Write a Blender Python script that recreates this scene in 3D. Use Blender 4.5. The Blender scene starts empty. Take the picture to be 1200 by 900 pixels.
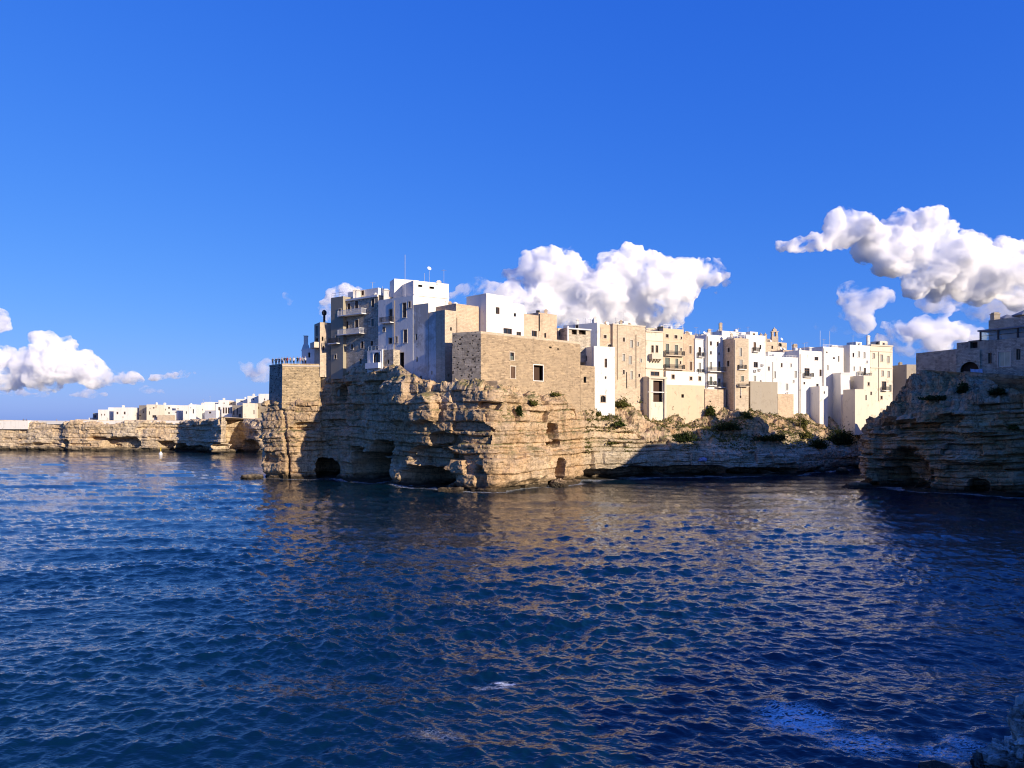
import bpy, bmesh, math, random
import numpy as np
from mathutils import Vector

random.seed(7)
R = math.radians
sc = bpy.context.scene
COL = sc.collection

# ------------------------------------------------------------------ camera
W, F, HOR, EYE = 1200.0, 867.0, 493.0, 12.0      # photo width, focal length in px, horizon row, eye height in m
cam_d = bpy.data.cameras.new("camera")
cam = bpy.data.objects.new("camera", cam_d)
COL.objects.link(cam)
cam.location = (0, 0, EYE)
cam.rotation_euler = (R(90), 0, 0)
cam_d.sensor_width = 36.0
cam_d.lens = 36.0 * F / W
cam_d.shift_y = (HOR - 450.0) / W
cam_d.clip_start, cam_d.clip_end = 0.5, 30000
sc.camera = cam

# ------------------------------------------------------------------ sun, sky, exposure
SUN_EL, SUN_AZ = 18.3, 131.0                     # degrees; azimuth clockwise from +Y
sv = Vector((math.sin(R(SUN_AZ)) * math.cos(R(SUN_EL)), math.cos(R(SUN_AZ)) * math.cos(R(SUN_EL)), math.sin(R(SUN_EL))))
sd = bpy.data.lights.new("sun", "SUN")
sd.energy, sd.angle, sd.color = 5.0, R(0.53), (1.0, 0.85, 0.66)
so = bpy.data.objects.new("sun", sd)
so.rotation_euler = (-sv).to_track_quat('-Z', 'Y').to_euler()
so.location = (60, -60, 80)
COL.objects.link(so)

wd = bpy.data.worlds.new("World")
sc.world = wd
wd.use_nodes = True
nt = wd.node_tree
nt.nodes.clear()
sky = nt.nodes.new("ShaderNodeTexSky")
sky.sky_type = 'NISHITA'
sky.sun_disc = False
sky.sun_elevation, sky.sun_rotation = R(SUN_EL), R(SUN_AZ)
sky.altitude, sky.air_density, sky.dust_density, sky.ozone_density = 0, 1.0, 0.5, 3.0
bg = nt.nodes.new("ShaderNodeBackground")
bg.inputs["Strength"].default_value = 0.15
ow = nt.nodes.new("ShaderNodeOutputWorld")
# the photograph's colour grade of the whole sky: one power and gain per channel
sp_, cm_ = nt.nodes.new("ShaderNodeSeparateColor"), nt.nodes.new("ShaderNodeCombineColor")
nt.links.new(sky.outputs[0], sp_.inputs[0])
for i_, (g_, k_) in enumerate(((1.2, 0.165), (0.76, 0.53), (0.33, 2.56))):
    p_, m_ = nt.nodes.new("ShaderNodeMath"), nt.nodes.new("ShaderNodeMath")
    p_.operation, m_.operation = 'POWER', 'MULTIPLY'
    nt.links.new(sp_.outputs[i_], p_.inputs[0]); p_.inputs[1].default_value = g_
    nt.links.new(p_.outputs[0], m_.inputs[0]); m_.inputs[1].default_value = k_
    nt.links.new(m_.outputs[0], cm_.inputs[i_])
nt.links.new(cm_.outputs[0], bg.inputs[0])
nt.links.new(bg.outputs[0], ow.inputs[0])

vs = sc.view_settings
vs.view_transform, vs.look, vs.gamma, vs.use_curve_mapping, vs.exposure = 'Standard', 'None', 1.0, False, 0.45
sc.render.film_transparent = False
cy = sc.cycles
cy.max_bounces, cy.diffuse_bounces, cy.glossy_bounces, cy.transmission_bounces, cy.volume_bounces, cy.transparent_max_bounces = 32, 5, 3, 4, 24, 8
cy.use_denoising = True
cy.filter_width = 1.1
cy.volume_step_rate = 1.0
cy.volume_max_steps = 256
cy.sample_clamp_indirect = 4.0
cy.caustics_reflective = cy.caustics_refractive = False

# ------------------------------------------------------------------ geometry helpers
def XY(px, D):
    return ((px - 600.0) / F * D, D)
def ZZ(py, D):
    return EYE - (py - HOR) / F * D
def onl(px, A, B):
    """plan point where the sight line of column px meets the plan line A-B"""
    k = (px - 600.0) / F
    dx, dy = B[0] - A[0], B[1] - A[1]
    t = (k * A[1] - A[0]) / (dx - k * dy)
    return (A[0] + t * dx, A[1] + t * dy)
def shift(A, B, off):
    """line A-B moved off metres towards its outer side"""
    dx, dy = B[0] - A[0], B[1] - A[1]
    L = math.hypot(dx, dy)
    n = (dy / L * off, -dx / L * off)
    return (A[0] + n[0], A[1] + n[1]), (B[0] + n[0], B[1] + n[1])

def tag(o, label=None, cat=None, group=None, kind=None):
    for k, v in (("label", label), ("category", cat), ("group", group), ("kind", kind)):
        if v: o[k] = v
    return o
def empty(name, loc, label, cat, group=None):
    o = bpy.data.objects.new(name, None)
    o.empty_display_size = 0.5
    o.location = loc
    COL.objects.link(o)
    return tag(o, label, cat, group)

class MB:
    """collects faces and links them as one mesh object"""
    def __init__(s): s.v, s.f, s.uv, s.m = [], [], [], []
    def poly(s, pts, uv=None, m=0):
        i = len(s.v)
        s.v.extend(tuple(p) for p in pts)
        s.f.append(tuple(range(i, i + len(pts))))
        s.uv.append(uv if uv else [(p[0] + p[1], p[2]) for p in pts])
        s.m.append(m)
    def hexa(s, b, t, m=0):
        """b,t: four bottom and top points, counter-clockwise from above"""
        s.poly([b[3], b[2], b[1], b[0]], m=m); s.poly(t, m=m)
        for i in range(4):
            j = (i + 1) % 4
            L = (Vector(b[j]) - Vector(b[i])).length
            s.poly([b[i], b[j], t[j], t[i]], [(0, b[i][2]), (L, b[j][2]), (L, t[j][2]), (0, t[i][2])], m)
    def box(s, c, h, m=0, rz=0.0):
        x, y, z = c; a, b, d = h; cs, sn = math.cos(rz), math.sin(rz)
        P = lambda i, j, k: (x + i * a * cs - j * b * sn, y + i * a * sn + j * b * cs, z + k * d)
        s.hexa([P(-1,-1,-1), P(1,-1,-1), P(1,1,-1), P(-1,1,-1)], [P(-1,-1,1), P(1,-1,1), P(1,1,1), P(-1,1,1)], m)
    def fbox(s, fr, u0, u1, v0, v1, o0, o1, m=0):
        p = fr.p
        s.hexa([p(u0, v0, o1), p(u1, v0, o1), p(u1, v0, o0), p(u0, v0, o0)], [p(u0, v1, o1), p(u1, v1, o1), p(u1, v1, o0), p(u0, v1, o0)], m)
    def tube(s, pts, rad, n=8, m=0, cap=True):
        rings = []
        for i, p in enumerate(pts):
            p = Vector(p)
            d = (Vector(pts[min(i + 1, len(pts) - 1)]) - Vector(pts[max(i - 1, 0)])).normalized()
            a = d.cross(Vector((0, 0, 1)))
            if a.length < 1e-3: a = Vector((1, 0, 0))
            a.normalize(); b = d.cross(a)
            r = rad[i] if isinstance(rad, (list, tuple)) else rad
            rings.append([p + (a * math.cos(q) + b * math.sin(q)) * r for q in [2 * math.pi * k / n for k in range(n)]])
        i0 = len(s.v)
        for r_ in rings: s.v.extend(tuple(q) for q in r_)
        for i in range(len(rings) - 1):
            for k in range(n):
                k2 = (k + 1) % n
                f = (i0 + i * n + k2, i0 + i * n + k, i0 + (i + 1) * n + k, i0 + (i + 1) * n + k2)
                s.f.append(f); s.uv.append([(s.v[q][0] + s.v[q][1], s.v[q][2]) for q in f]); s.m.append(m)
        if cap:
            f = tuple(i0 + k for k in range(n)); s.f.append(f); s.uv.append([(0, 0)] * n); s.m.append(m)
            e = i0 + (len(rings) - 1) * n
            f = tuple(e + k for k in reversed(range(n))); s.f.append(f); s.uv.append([(0, 0)] * n); s.m.append(m)
    def build(s, name, mats, parent=None, smooth=False):
        if not isinstance(mats, (list, tuple)): mats = [mats]
        off = Vector(parent_loc(parent)) if parent else Vector((0, 0, 0))
        me = bpy.data.meshes.new(name)
        me.from_pydata([tuple(Vector(p) - off) for p in s.v], [], s.f)
        for m in mats: me.materials.append(m)
        uvl = me.uv_layers.new(name="UVMap")
        uvl.data.foreach_set("uv", np.array([c for u in s.uv for q in u for c in q], dtype=np.float32))
        me.polygons.foreach_set("material_index", np.array(s.m, dtype=np.int32))
        if smooth: me.polygons.foreach_set("use_smooth", np.ones(len(s.f), dtype=bool))
        me.update()
        o = bpy.data.objects.new(name, me)
        COL.objects.link(o)
        if parent: o.parent = parent
        return o
def parent_loc(o):
    x = Vector((0, 0, 0))
    while o:
        x += o.location; o = o.parent
    return x

class Frame:
    """plane of one wall: u along it, v = height, o = outwards"""
    def __init__(s, A, B, batter=0.0, zt=0.0, zb=0.0):
        s.A, s.B = A, B
        dx, dy = B[0] - A[0], B[1] - A[1]
        s.L = math.hypot(dx, dy)
        s.e = (dx / s.L, dy / s.L); s.n = (s.e[1], -s.e[0])
    def p(s, u, v, o=0.0):
        return (s.A[0] + s.e[0] * u + s.n[0] * o, s.A[1] + s.e[1] * u + s.n[1] * o, v)
    def uv(s, px, py):
        q = onl(px, s.A, s.B)
        return ((q[0] - s.A[0]) * s.e[0] + (q[1] - s.A[1]) * s.e[1], ZZ(py, q[1]))

# ------------------------------------------------------------------ numpy noise
def _h(ix, iy, iz, seed):
    n = (ix.astype(np.int64) * 374761393 + iy.astype(np.int64) * 668265263 + iz.astype(np.int64) * 2147483647 + seed * 1274126177) & 0xffffffff
    n = ((n ^ (n >> 13)) * 1274126177) & 0xffffffff
    n = ((n ^ (n >> 16)) * 2246822519) & 0xffffffff
    return ((n ^ (n >> 15)) & 0xffffff) / float(0xffffff)
def vnoise(x, y, z, seed=0):
    """value noise in -1..1"""
    xi, yi, zi = np.floor(x), np.floor(y), np.floor(z)
    a, b, c = x - xi, y - yi, z - zi
    a, b, c = a*a*a*(a*(a*6-15)+10), b*b*b*(b*(b*6-15)+10), c*c*c*(c*(c*6-15)+10)
    g = lambda i, j, k: _h(xi + i, yi + j, zi + k, seed)
    x00 = g(0,0,0)*(1-a)+g(1,0,0)*a; x10 = g(0,1,0)*(1-a)+g(1,1,0)*a
    x01 = g(0,0,1)*(1-a)+g(1,0,1)*a; x11 = g(0,1,1)*(1-a)+g(1,1,1)*a
    return ((x00*(1-b)+x10*b)*(1-c)+(x01*(1-b)+x11*b)*c)*2-1
def fbm(x, y, z, f, oc=4, seed=0, gain=0.5):
    t, am, nrm = 0, 1.0, 0
    for i in range(oc):
        t = t + am * vnoise(x*f+i*7.3, y*f+i*3.1, z*f+i*5.7, seed + i * 11); nrm += am
        am *= gain; f *= 2.03
    return t / nrm * 1.6
def sstep(a, b, x):
    t = np.clip((x - a) / (b - a), 0, 1)
    return t * t * (3 - 2 * t)

# ------------------------------------------------------------------ materials
class NT:
    def __init__(s, name):
        s.mat = bpy.data.materials.new(name); s.mat.use_nodes = True
        s.t = s.mat.node_tree; s.t.nodes.clear()
        s.out = s.n("ShaderNodeOutputMaterial")
    def n(s, typ, **kw):
        q = s.t.nodes.new(typ)
        for k, v in kw.items(): setattr(q, k, v)
        return q
    def l(s, a, b): s.t.links.new(a, b)
    def val(s, sock, v):
        if hasattr(v, "is_linked") or hasattr(v, "links"): s.l(v, sock)
        else: sock.default_value = v
    def coord(s, kind="Object", scale=(1, 1, 1)):
        c = s.n("ShaderNodeTexCoord"); m = s.n("ShaderNodeMapping")
        s.l(c.outputs[kind], m.inputs[0]); m.inputs["Scale"].default_value = scale
        return m.outputs[0]
    def world(s, scale=(1, 1, 1)):
        c = s.n("ShaderNodeNewGeometry"); m = s.n("ShaderNodeMapping")
        s.l(c.outputs["Position"], m.inputs[0]); m.inputs["Scale"].default_value = scale
        return m.outputs[0]
    def noise(s, vec, scale, detail=5, rough=0.55, dist=0.0):
        q = s.n("ShaderNodeTexNoise"); s.l(vec, q.inputs["Vector"])
        q.inputs["Scale"].default_value = scale; q.inputs["Detail"].default_value = detail
        q.inputs["Roughness"].default_value = rough; q.inputs["Distortion"].default_value = dist
        return q.outputs["Fac"]
    def ramp(s, fac, stops):
        q = s.n("ShaderNodeValToRGB"); s.l(fac, q.inputs[0])
        e = q.color_ramp.elements
        while len(e) < len(stops): e.new(0.5)
        for i, (p, c) in enumerate(stops):
            e[i].position = p; e[i].color = (*c, 1) if len(c) == 3 else c
        return q.outputs[0]
    def mr(s, fac, a, b, c=0.0, d=1.0):
        q = s.n("ShaderNodeMapRange"); s.l(fac, q.inputs[0])
        for i, v in enumerate((a, b, c, d)): q.inputs[i + 1].default_value = v
        return q.outputs[0]
    def mix(s, fac, a, b, mode='MIX'):
        q = s.n("ShaderNodeMix", data_type='RGBA', blend_type=mode)
        s.val(q.inputs[0], fac)
        for sock, v in ((q.inputs[6], a), (q.inputs[7], b)):
            if isinstance(v, tuple): sock.default_value = (*v, 1) if len(v) == 3 else v
            else: s.l(v, sock)
        return q.outputs[2]
    def math(s, op, a, b=0.0):
        q = s.n("ShaderNodeMath", operation=op); s.val(q.inputs[0], a); s.val(q.inputs[1], b)
        return q.outputs[0]
    def bump(s, h, strength, dist, normal=None):
        q = s.n("ShaderNodeBump"); s.l(h, q.inputs["Height"])
        q.inputs["Strength"].default_value = strength; q.inputs["Distance"].default_value = dist
        if normal is not None: s.l(normal, q.inputs["Normal"])
        return q.outputs[0]
    def bsdf(s, col, rough=0.9, normal=None, spec=0.2, metal=0.0):
        q = s.n("ShaderNodeBsdfPrincipled")
        if isinstance(col, tuple): q.inputs["Base Color"].default_value = (*col, 1)
        else: s.l(col, q.inputs["Base Color"])
        s.val(q.inputs["Roughness"], rough)
        q.inputs["Specular IOR Level"].default_value = spec
        q.inputs["Metallic"].default_value = metal
        if normal is not None: s.l(normal, q.inputs["Normal"])
        s.l(q.outputs[0], s.out.inputs[0])
        return q

def rock_mat(name, warm, cream, grey, stain, veg=0.0, wet=1.3, greyamt=0.5, streak=0.6, shelf=0.0):
    m = NT(name)
    wp = m.world()
    big = m.noise(wp, 0.07, 6, 0.6)
    c = m.mix(m.mr(big, 0.38, 0.62), warm, cream)
    bands = m.noise(m.world((0.03, 0.03, 0.9)), 1.0, 5, 0.65, 0.3)
    c = m.mix(m.mr(bands, 0.35, 0.7, 0.0, 0.55), c, tuple(x * 0.55 for x in warm))
    c = m.mix(m.mr(m.noise(m.world((0.05, 0.05, 1.6)), 1.0, 4, 0.6), 0.55, 0.72, 0.0, 0.5), c, tuple(min(1, x * 1.25) for x in cream))
    gm = m.noise(wp, 0.16, 7, 0.65)
    c = m.mix(m.mr(gm, 0.45, 0.66, 0.0, greyamt), c, grey)
    st = m.noise(m.world((0.55, 0.55, 0.07)), 1.0, 6, 0.65, 0.2)
    c = m.mix(m.mr(st, 0.5, 0.68, 0.0, streak), c, stain)
    fine = m.noise(wp, 1.6, 8, 0.7)
    c = m.mix(1.0, c, m.ramp(fine, [(0.28, (0.5, 0.5, 0.5)), (0.5, (1, 1, 1)), (0.75, (1.18, 1.18, 1.15))]), 'MULTIPLY')
    for sc_, wd_, am_ in (((0.45, 0.45, 0.10), 0.012, 0.55), ((0.09, 0.09, 0.85), 0.014, 0.5), ((0.8, 0.8, 0.5), 0.010, 0.4)):
        cr = m.math('ABSOLUTE', m.math('SUBTRACT', m.noise(m.world(sc_), 1.0, 4, 0.55, 0.25), 0.5))
        c = m.mix(m.mr(cr, wd_ * 0.35, wd_, am_, 0.0), c, tuple(x * 0.5 for x in stain))
    geo = m.n("ShaderNodeNewGeometry")
    sep = m.n("ShaderNodeSeparateXYZ"); m.l(geo.outputs["Position"], sep.inputs[0])
    if shelf > 0:                                       # the washed pale grey rock shelf along the cove
        sx = m.mr(sep.outputs[0], 13, 20); sz = m.mr(m.math('ADD', sep.outputs[2], m.mr(m.noise(wp, 0.2, 5, 0.6), 0, 1, -3, 3)), 9.5, 6.0)
        pc = m.ramp(m.noise(m.world((0.12, 0.12, 1.5)), 1.0, 6, 0.65), [(0.33, (0.24, 0.195, 0.13)), (0.5, (0.50, 0.43, 0.31)), (0.68, (0.64, 0.57, 0.45))])
        c = m.mix(m.math('MULTIPLY', m.math('MULTIPLY', sx, sz), shelf), c, pc)
        for sc_, wd_ in (((0.5, 0.5, 0.16), 0.016), ((0.06, 0.06, 1.1), 0.022), ((0.3, 0.3, 0.6), 0.014)):
            cr = m.math('ABSOLUTE', m.math('SUBTRACT', m.noise(m.world(sc_), 1.0, 5, 0.6, 0.4), 0.5))
            c = m.mix(m.math('MULTIPLY', m.mr(cr, wd_ * 0.4, wd_, 0.6, 0.0), m.math('MULTIPLY', sx, sz)), c, (0.07, 0.055, 0.04))
    if veg > 0:
        sn = m.n("ShaderNodeSeparateXYZ"); m.l(geo.outputs["Normal"], sn.inputs[0])
        up = m.mr(sn.outputs[2], 0.25, 0.6)
        hz = m.mr(sep.outputs[2], 4.5, 8.0)
        vn = m.mr(m.noise(wp, 0.35, 6, 0.65), 0.44, 0.56)
        vc = m.ramp(m.noise(wp, 0.9, 4, 0.6), [(0.35, (0.045, 0.06, 0.018)), (0.5, (0.10, 0.105, 0.03)), (0.68, (0.2, 0.16, 0.06))])
        c = m.mix(m.math('MULTIPLY', m.math('MULTIPLY', up, hz), m.math('MULTIPLY', vn, veg)), c, vc)
    wn = m.math('ADD', sep.outputs[2], m.mr(m.noise(wp, 0.5, 4, 0.6), 0, 1, -0.9, 0.9))
    c = m.mix(m.mr(wn, wet * 0.35, wet * 1.25, 0.92, 0.0), c, (0.018, 0.016, 0.012))
    b = m.bump(m.noise(wp, 1.1, 9, 0.68), 0.55, 0.6)
    b = m.bump(m.noise(m.world((0.5, 0.5, 2.4)), 1.0, 6, 0.65), 0.4, 0.45, b)
    m.bsdf(c, 0.92, b, 0.12)
    return m.mat

def plaster(name, col, stain=(0.35, 0.33, 0.3), amt=0.35, patch=0.0, patchcol=(0.45, 0.36, 0.26)):
    m = NT(name)
    wp = m.world()
    n1 = m.noise(wp, 0.5, 7, 0.65)
    c = m.mix(m.mr(n1, 0.35, 0.7, 0.0, 0.25), col, tuple(x * 0.82 for x in col))
    st = m.noise(m.world((1.1, 1.1, 0.1)), 1.0, 6, 0.7, 0.3)
    c = m.mix(m.mr(st, 0.52, 0.75, 0.0, amt), c, stain)
    if patch > 0:
        pn = m.noise(wp, 0.28, 8, 0.72, 0.4)
        c = m.mix(m.mr(pn, 0.62 - 0.2 * patch, 0.68 - 0.16 * patch, 0.0, 0.75), c, patchcol)
        pn2 = m.noise(m.world((0.6, 0.6, 0.35)), 1.3, 9, 0.75, 0.6)
        c = m.mix(m.mr(pn2, 0.60, 0.66, 0.0, 0.7), c, tuple(x * 0.45 for x in patchcol))
    b = m.bump(m.noise(wp, 1.8, 7, 0.65), 0.25, 0.08)
    m.bsdf(c, 0.9, b, 0.1)
    return m.mat

def masonry(name, c1, c2, mortar, bw=0.6, bh=0.32, pits=0.0, stain=0.35, ms=0.02, con=1.0):
    m = NT(name)
    uv = m.coord("UV")
    dn = m.n("ShaderNodeTexNoise"); m.l(uv, dn.inputs["Vector"]); dn.inputs["Scale"].default_value = 0.8
    vm = m.n("ShaderNodeVectorMath", operation='MULTIPLY_ADD')
    m.l(dn.outputs["Color"], vm.inputs[0]); vm.inputs[1].default_value = (0.12, 0.12, 0); m.l(uv, vm.inputs[2])
    br = m.n("ShaderNodeTexBrick")
    m.l(vm.outputs[0], br.inputs["Vector"])
    br.inputs["Color1"].default_value = (*c1, 1); br.inputs["Color2"].default_value = (*c2, 1); br.inputs["Mortar"].default_value = (*mortar, 1)
    br.inputs["Scale"].default_value = 1.0; br.inputs["Mortar Size"].default_value = ms; br.inputs["Mortar Smooth"].default_value = 0.4
    br.inputs["Brick Width"].default_value = bw; br.inputs["Row Height"].default_value = bh; br.inputs["Bias"].default_value = 0.0
    wp = m.world()
    b2 = m.n("ShaderNodeTexBrick"); m.l(vm.outputs[0], b2.inputs["Vector"])
    for nm_, v_ in (("Color1", (*(min(.8, x * 1.15) for x in c1), 1)), ("Color2", (*(x * 0.7 for x in c2), 1)), ("Mortar", (*mortar, 1))): b2.inputs[nm_].default_value = v_
    b2.inputs["Scale"].default_value = 1.0; b2.inputs["Mortar Size"].default_value = ms * 1.4; b2.inputs["Brick Width"].default_value = bw * 1.37; b2.inputs["Row Height"].default_value = bh * 0.77; b2.offset = 0.37
    pm_ = m.mr(m.noise(wp, 0.22, 5, 0.6), 0.46, 0.54)
    bc = m.mix(pm_, br.outputs["Color"], b2.outputs["Color"])
    vs_ = m.n("ShaderNodeTexVoronoi"); m.l(m.coord("UV", (1 / bw, 1 / bh, 1)), vs_.inputs["Vector"]); vs_.inputs["Scale"].default_value = 0.8
    sp2 = m.n("ShaderNodeSeparateColor"); m.l(vs_.outputs["Color"], sp2.inputs[0])
    bc = m.mix(1.0, bc, m.ramp(sp2.outputs[0], [(0.0, (0.66, 0.64, 0.62)), (0.3, (0.95, 0.95, 0.95)), (0.8, (1.1, 1.08, 1.05)), (1.0, (1.25, 1.22, 1.15))]), 'MULTIPLY')
    bc = m.mix(1 - con, bc, tuple((x + y) / 2 for x, y in zip(c1, c2)))
    c = m.mix(m.mr(m.noise(wp, 0.35, 7, 0.65), 0.4, 0.65, 0.0, 0.5), bc, tuple(x * 0.72 for x in c1))
    c = m.mix(m.mr(m.noise(wp, 0.9, 6, 0.6), 0.5, 0.7, 0.0, 0.4), c, tuple(min(0.8, x * 1.28) for x in c2))
    c = m.mix(m.mr(m.noise(m.world((0.9, 0.9, 0.08)), 1.0, 6, 0.7), 0.52, 0.75, 0.0, stain), c, (0.16, 0.135, 0.105))
    h = m.mr(br.outputs["Fac"], 0, 1, 1, 0)
    if pits > 0:
        vo = m.n("ShaderNodeTexVoronoi"); m.l(m.world((1, 1, 1.5)), vo.inputs["Vector"]); vo.inputs["Scale"].default_value = 1.25
        pv = m.math('ADD', vo.outputs["Distance"], m.mr(m.noise(wp, 2.2, 4, 0.6), 0, 1, -0.25, 0.25))
        pm = m.mr(pv, 0.2, 0.3, pits, 0.0)
        c = m.mix(pm, c, (0.05, 0.042, 0.033))
        h = m.math('SUBTRACT', h, m.math('MULTIPLY', pm, 2.0))
    h = m.math('ADD', h, m.math('MULTIPLY', m.noise(wp, 2.5, 7, 0.68), 1.2))
    m.bsdf(c, 0.92, m.bump(h, 0.6, 0.09), 0.12)
    return m.mat

def plain(name, col, rough=0.6, metal=0.0, var=0.25, scale=1.5, spec=0.3):
    m = NT(name)
    n = m.noise(m.world(), scale, 5, 0.6)
    c = m.mix(m.mr(n, 0.3, 0.7, 0.0, var), col, tuple(x * 0.6 for x in col))
    m.bsdf(c, rough, None, spec, metal)
    return m.mat

def glass_mat(name, col, rough=0.08):
    m = NT(name)
    n = m.noise(m.world(), 0.7, 3, 0.5)
    c = m.mix(m.mr(n, 0.4, 0.6), col, tuple(x * 0.5 for x in col))
    m.bsdf(c, rough, None, 0.5)
    return m.mat

M = {}
M['rock'] = rock_mat("limestone_cliff", (0.53, 0.345, 0.185), (0.64, 0.475, 0.295), (0.50, 0.43, 0.33), (0.17, 0.125, 0.08), veg=0.8, greyamt=0.35, streak=0.5, shelf=0.8)
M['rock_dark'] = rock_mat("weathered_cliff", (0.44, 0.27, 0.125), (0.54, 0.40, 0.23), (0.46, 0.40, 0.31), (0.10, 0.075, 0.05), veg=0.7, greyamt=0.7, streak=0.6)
M['rock_far'] = rock_mat("pale_cliff", (0.60, 0.44, 0.27), (0.66, 0.54, 0.37), (0.52, 0.46, 0.38), (0.24, 0.18, 0.12), veg=0.0, wet=1.6, greyamt=0.35, streak=0.35)
M['rock_near'] = rock_mat("shore_limestone", (0.60, 0.56, 0.50), (0.70, 0.68, 0.63), (0.76, 0.75, 0.71), (0.16, 0.14, 0.12), veg=0.0, wet=0.9, greyamt=0.8)
M['white'] = plaster("white_plaster", (0.76, 0.725, 0.65), amt=0.3, patch=0.12, patchcol=(0.62, 0.56, 0.47))
M['white2'] = plaster("aged_white_plaster", (0.74, 0.71, 0.64), amt=0.35, patch=0.25, patchcol=(0.6, 0.52, 0.42))
M['worn'] = plaster("peeling_white_plaster", (0.70, 0.67, 0.61), stain=(0.22, 0.21, 0.2), amt=0.7, patch=0.75, patchcol=(0.42, 0.37, 0.30))
M['cream'] = plaster("cream_plaster", (0.70, 0.62, 0.48), amt=0.3, patch=0.3)
M['ochre'] = plaster("ochre_plaster", (0.61, 0.48, 0.32), amt=0.35, patch=0.4, patchcol=(0.5, 0.4, 0.28))
M['tan'] = masonry("tan_ashlar", (0.64, 0.53, 0.385), (0.57, 0.45, 0.31), (0.45, 0.36, 0.26), 0.45, 0.25, con=0.55)
M['tan2'] = masonry("pink_tufa_ashlar", (0.64, 0.495, 0.345), (0.58, 0.43, 0.285), (0.46, 0.35, 0.25), 0.45, 0.25, stain=0.35, con=0.55)
M['bastion'] = masonry("bastion_ashlar", (0.47, 0.355, 0.225), (0.39, 0.29, 0.18), (0.30, 0.22, 0.15), 0.6, 0.29, pits=0.25, con=0.8)
M['rubble'] = masonry("pitted_bastion_masonry", (0.44, 0.38, 0.30), (0.36, 0.31, 0.24), (0.22, 0.18, 0.14), 0.7, 0.36, pits=0.95)
M['terrace'] = masonry("terrace_masonry", (0.58, 0.44, 0.26), (0.47, 0.35, 0.2), (0.2, 0.16, 0.1), 0.6, 0.33, pits=0.45)
M['grey'] = masonry("grey_ashlar", (0.58, 0.50, 0.38), (0.48, 0.41, 0.31), (0.30, 0.25, 0.19), 0.55, 0.3, pits=0.3, stain=0.55)
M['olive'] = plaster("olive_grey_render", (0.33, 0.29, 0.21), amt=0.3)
M['greystone'] = masonry("grey_rubble_wall", (0.62, 0.54, 0.40), (0.50, 0.43, 0.32), (0.17, 0.15, 0.13), 0.42, 0.24, pits=0.35, stain=0.45, ms=0.03)
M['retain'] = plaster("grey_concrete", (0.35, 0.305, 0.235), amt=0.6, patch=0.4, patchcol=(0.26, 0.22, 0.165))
M['roof'] = plain("roof_paving", (0.48, 0.42, 0.35), 0.9)
M['roofgrey'] = plain("grey_roof_sheet", (0.22, 0.23, 0.25), 0.7)
M['trim'] = plain("pale_stone_trim", (0.62, 0.53, 0.41), 0.85)
M['trimw'] = plain("white_trim", (0.78, 0.76, 0.72), 0.8)
M['glass'] = glass_mat("window_glass", (0.03, 0.035, 0.04))
M['dark'] = plain("opening_shade", (0.06, 0.032, 0.02), 0.8)  # shade inside unglazed openings, put into the colour
M['frame'] = plain("brown_frame", (0.16, 0.09, 0.05), 0.6)
M['framew'] = plain("white_frame", (0.66, 0.65, 0.62), 0.5)
M['shutg'] = plain("grey_green_shutter", (0.16, 0.19, 0.16), 0.6)
M['shutb'] = plain("brown_shutter", (0.17, 0.10, 0.06), 0.6)
M['shutl'] = plain("pale_shutter", (0.42, 0.41, 0.37), 0.6)
M['iron'] = plain("dark_iron", (0.03, 0.03, 0.032), 0.5, 0.3)
M['steel'] = plain("pale_steel", (0.55, 0.56, 0.57), 0.45, 0.4)
M['plastic'] = plain("white_casing", (0.72, 0.72, 0.7), 0.5)
M['pipe'] = plain("drain_pipe_paint", (0.30, 0.23, 0.16), 0.6)
M['shutc'] = plain("cream_shutter", (0.78, 0.74, 0.5), 0.7)

# ------------------------------------------------------------------ the cliffs
def mesh_grid(name, V, nrow, ncol, mat, kind="structure", smooth=False):
    """V: (ncol, nrow, 3) vertex grid"""
    i = np.arange(ncol - 1)[:, None] * nrow + np.arange(nrow - 1)[None, :]
    q = np.stack([i, i + nrow, i + nrow + 1, i + 1], -1).reshape(-1, 4)
    me = bpy.data.meshes.new(name)
    me.vertices.add(nrow * ncol); me.vertices.foreach_set("co", V.reshape(-1).astype(np.float32))
    me.loops.add(q.size); me.loops.foreach_set("vertex_index", q.reshape(-1).astype(np.int32))
    me.polygons.add(len(q)); me.polygons.foreach_set("loop_start", (np.arange(len(q)) * 4).astype(np.int32))
    me.polygons.foreach_set("use_smooth", np.full(len(q), smooth))
    me.materials.append(mat); me.update(calc_edges=True)
    o = bpy.data.objects.new(name, me); COL.objects.link(o)
    return tag(o, kind=kind)

def hash1(i, seed):
    i = np.asarray(i)
    return _h(i, np.zeros_like(i), np.zeros_like(i), seed)

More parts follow.
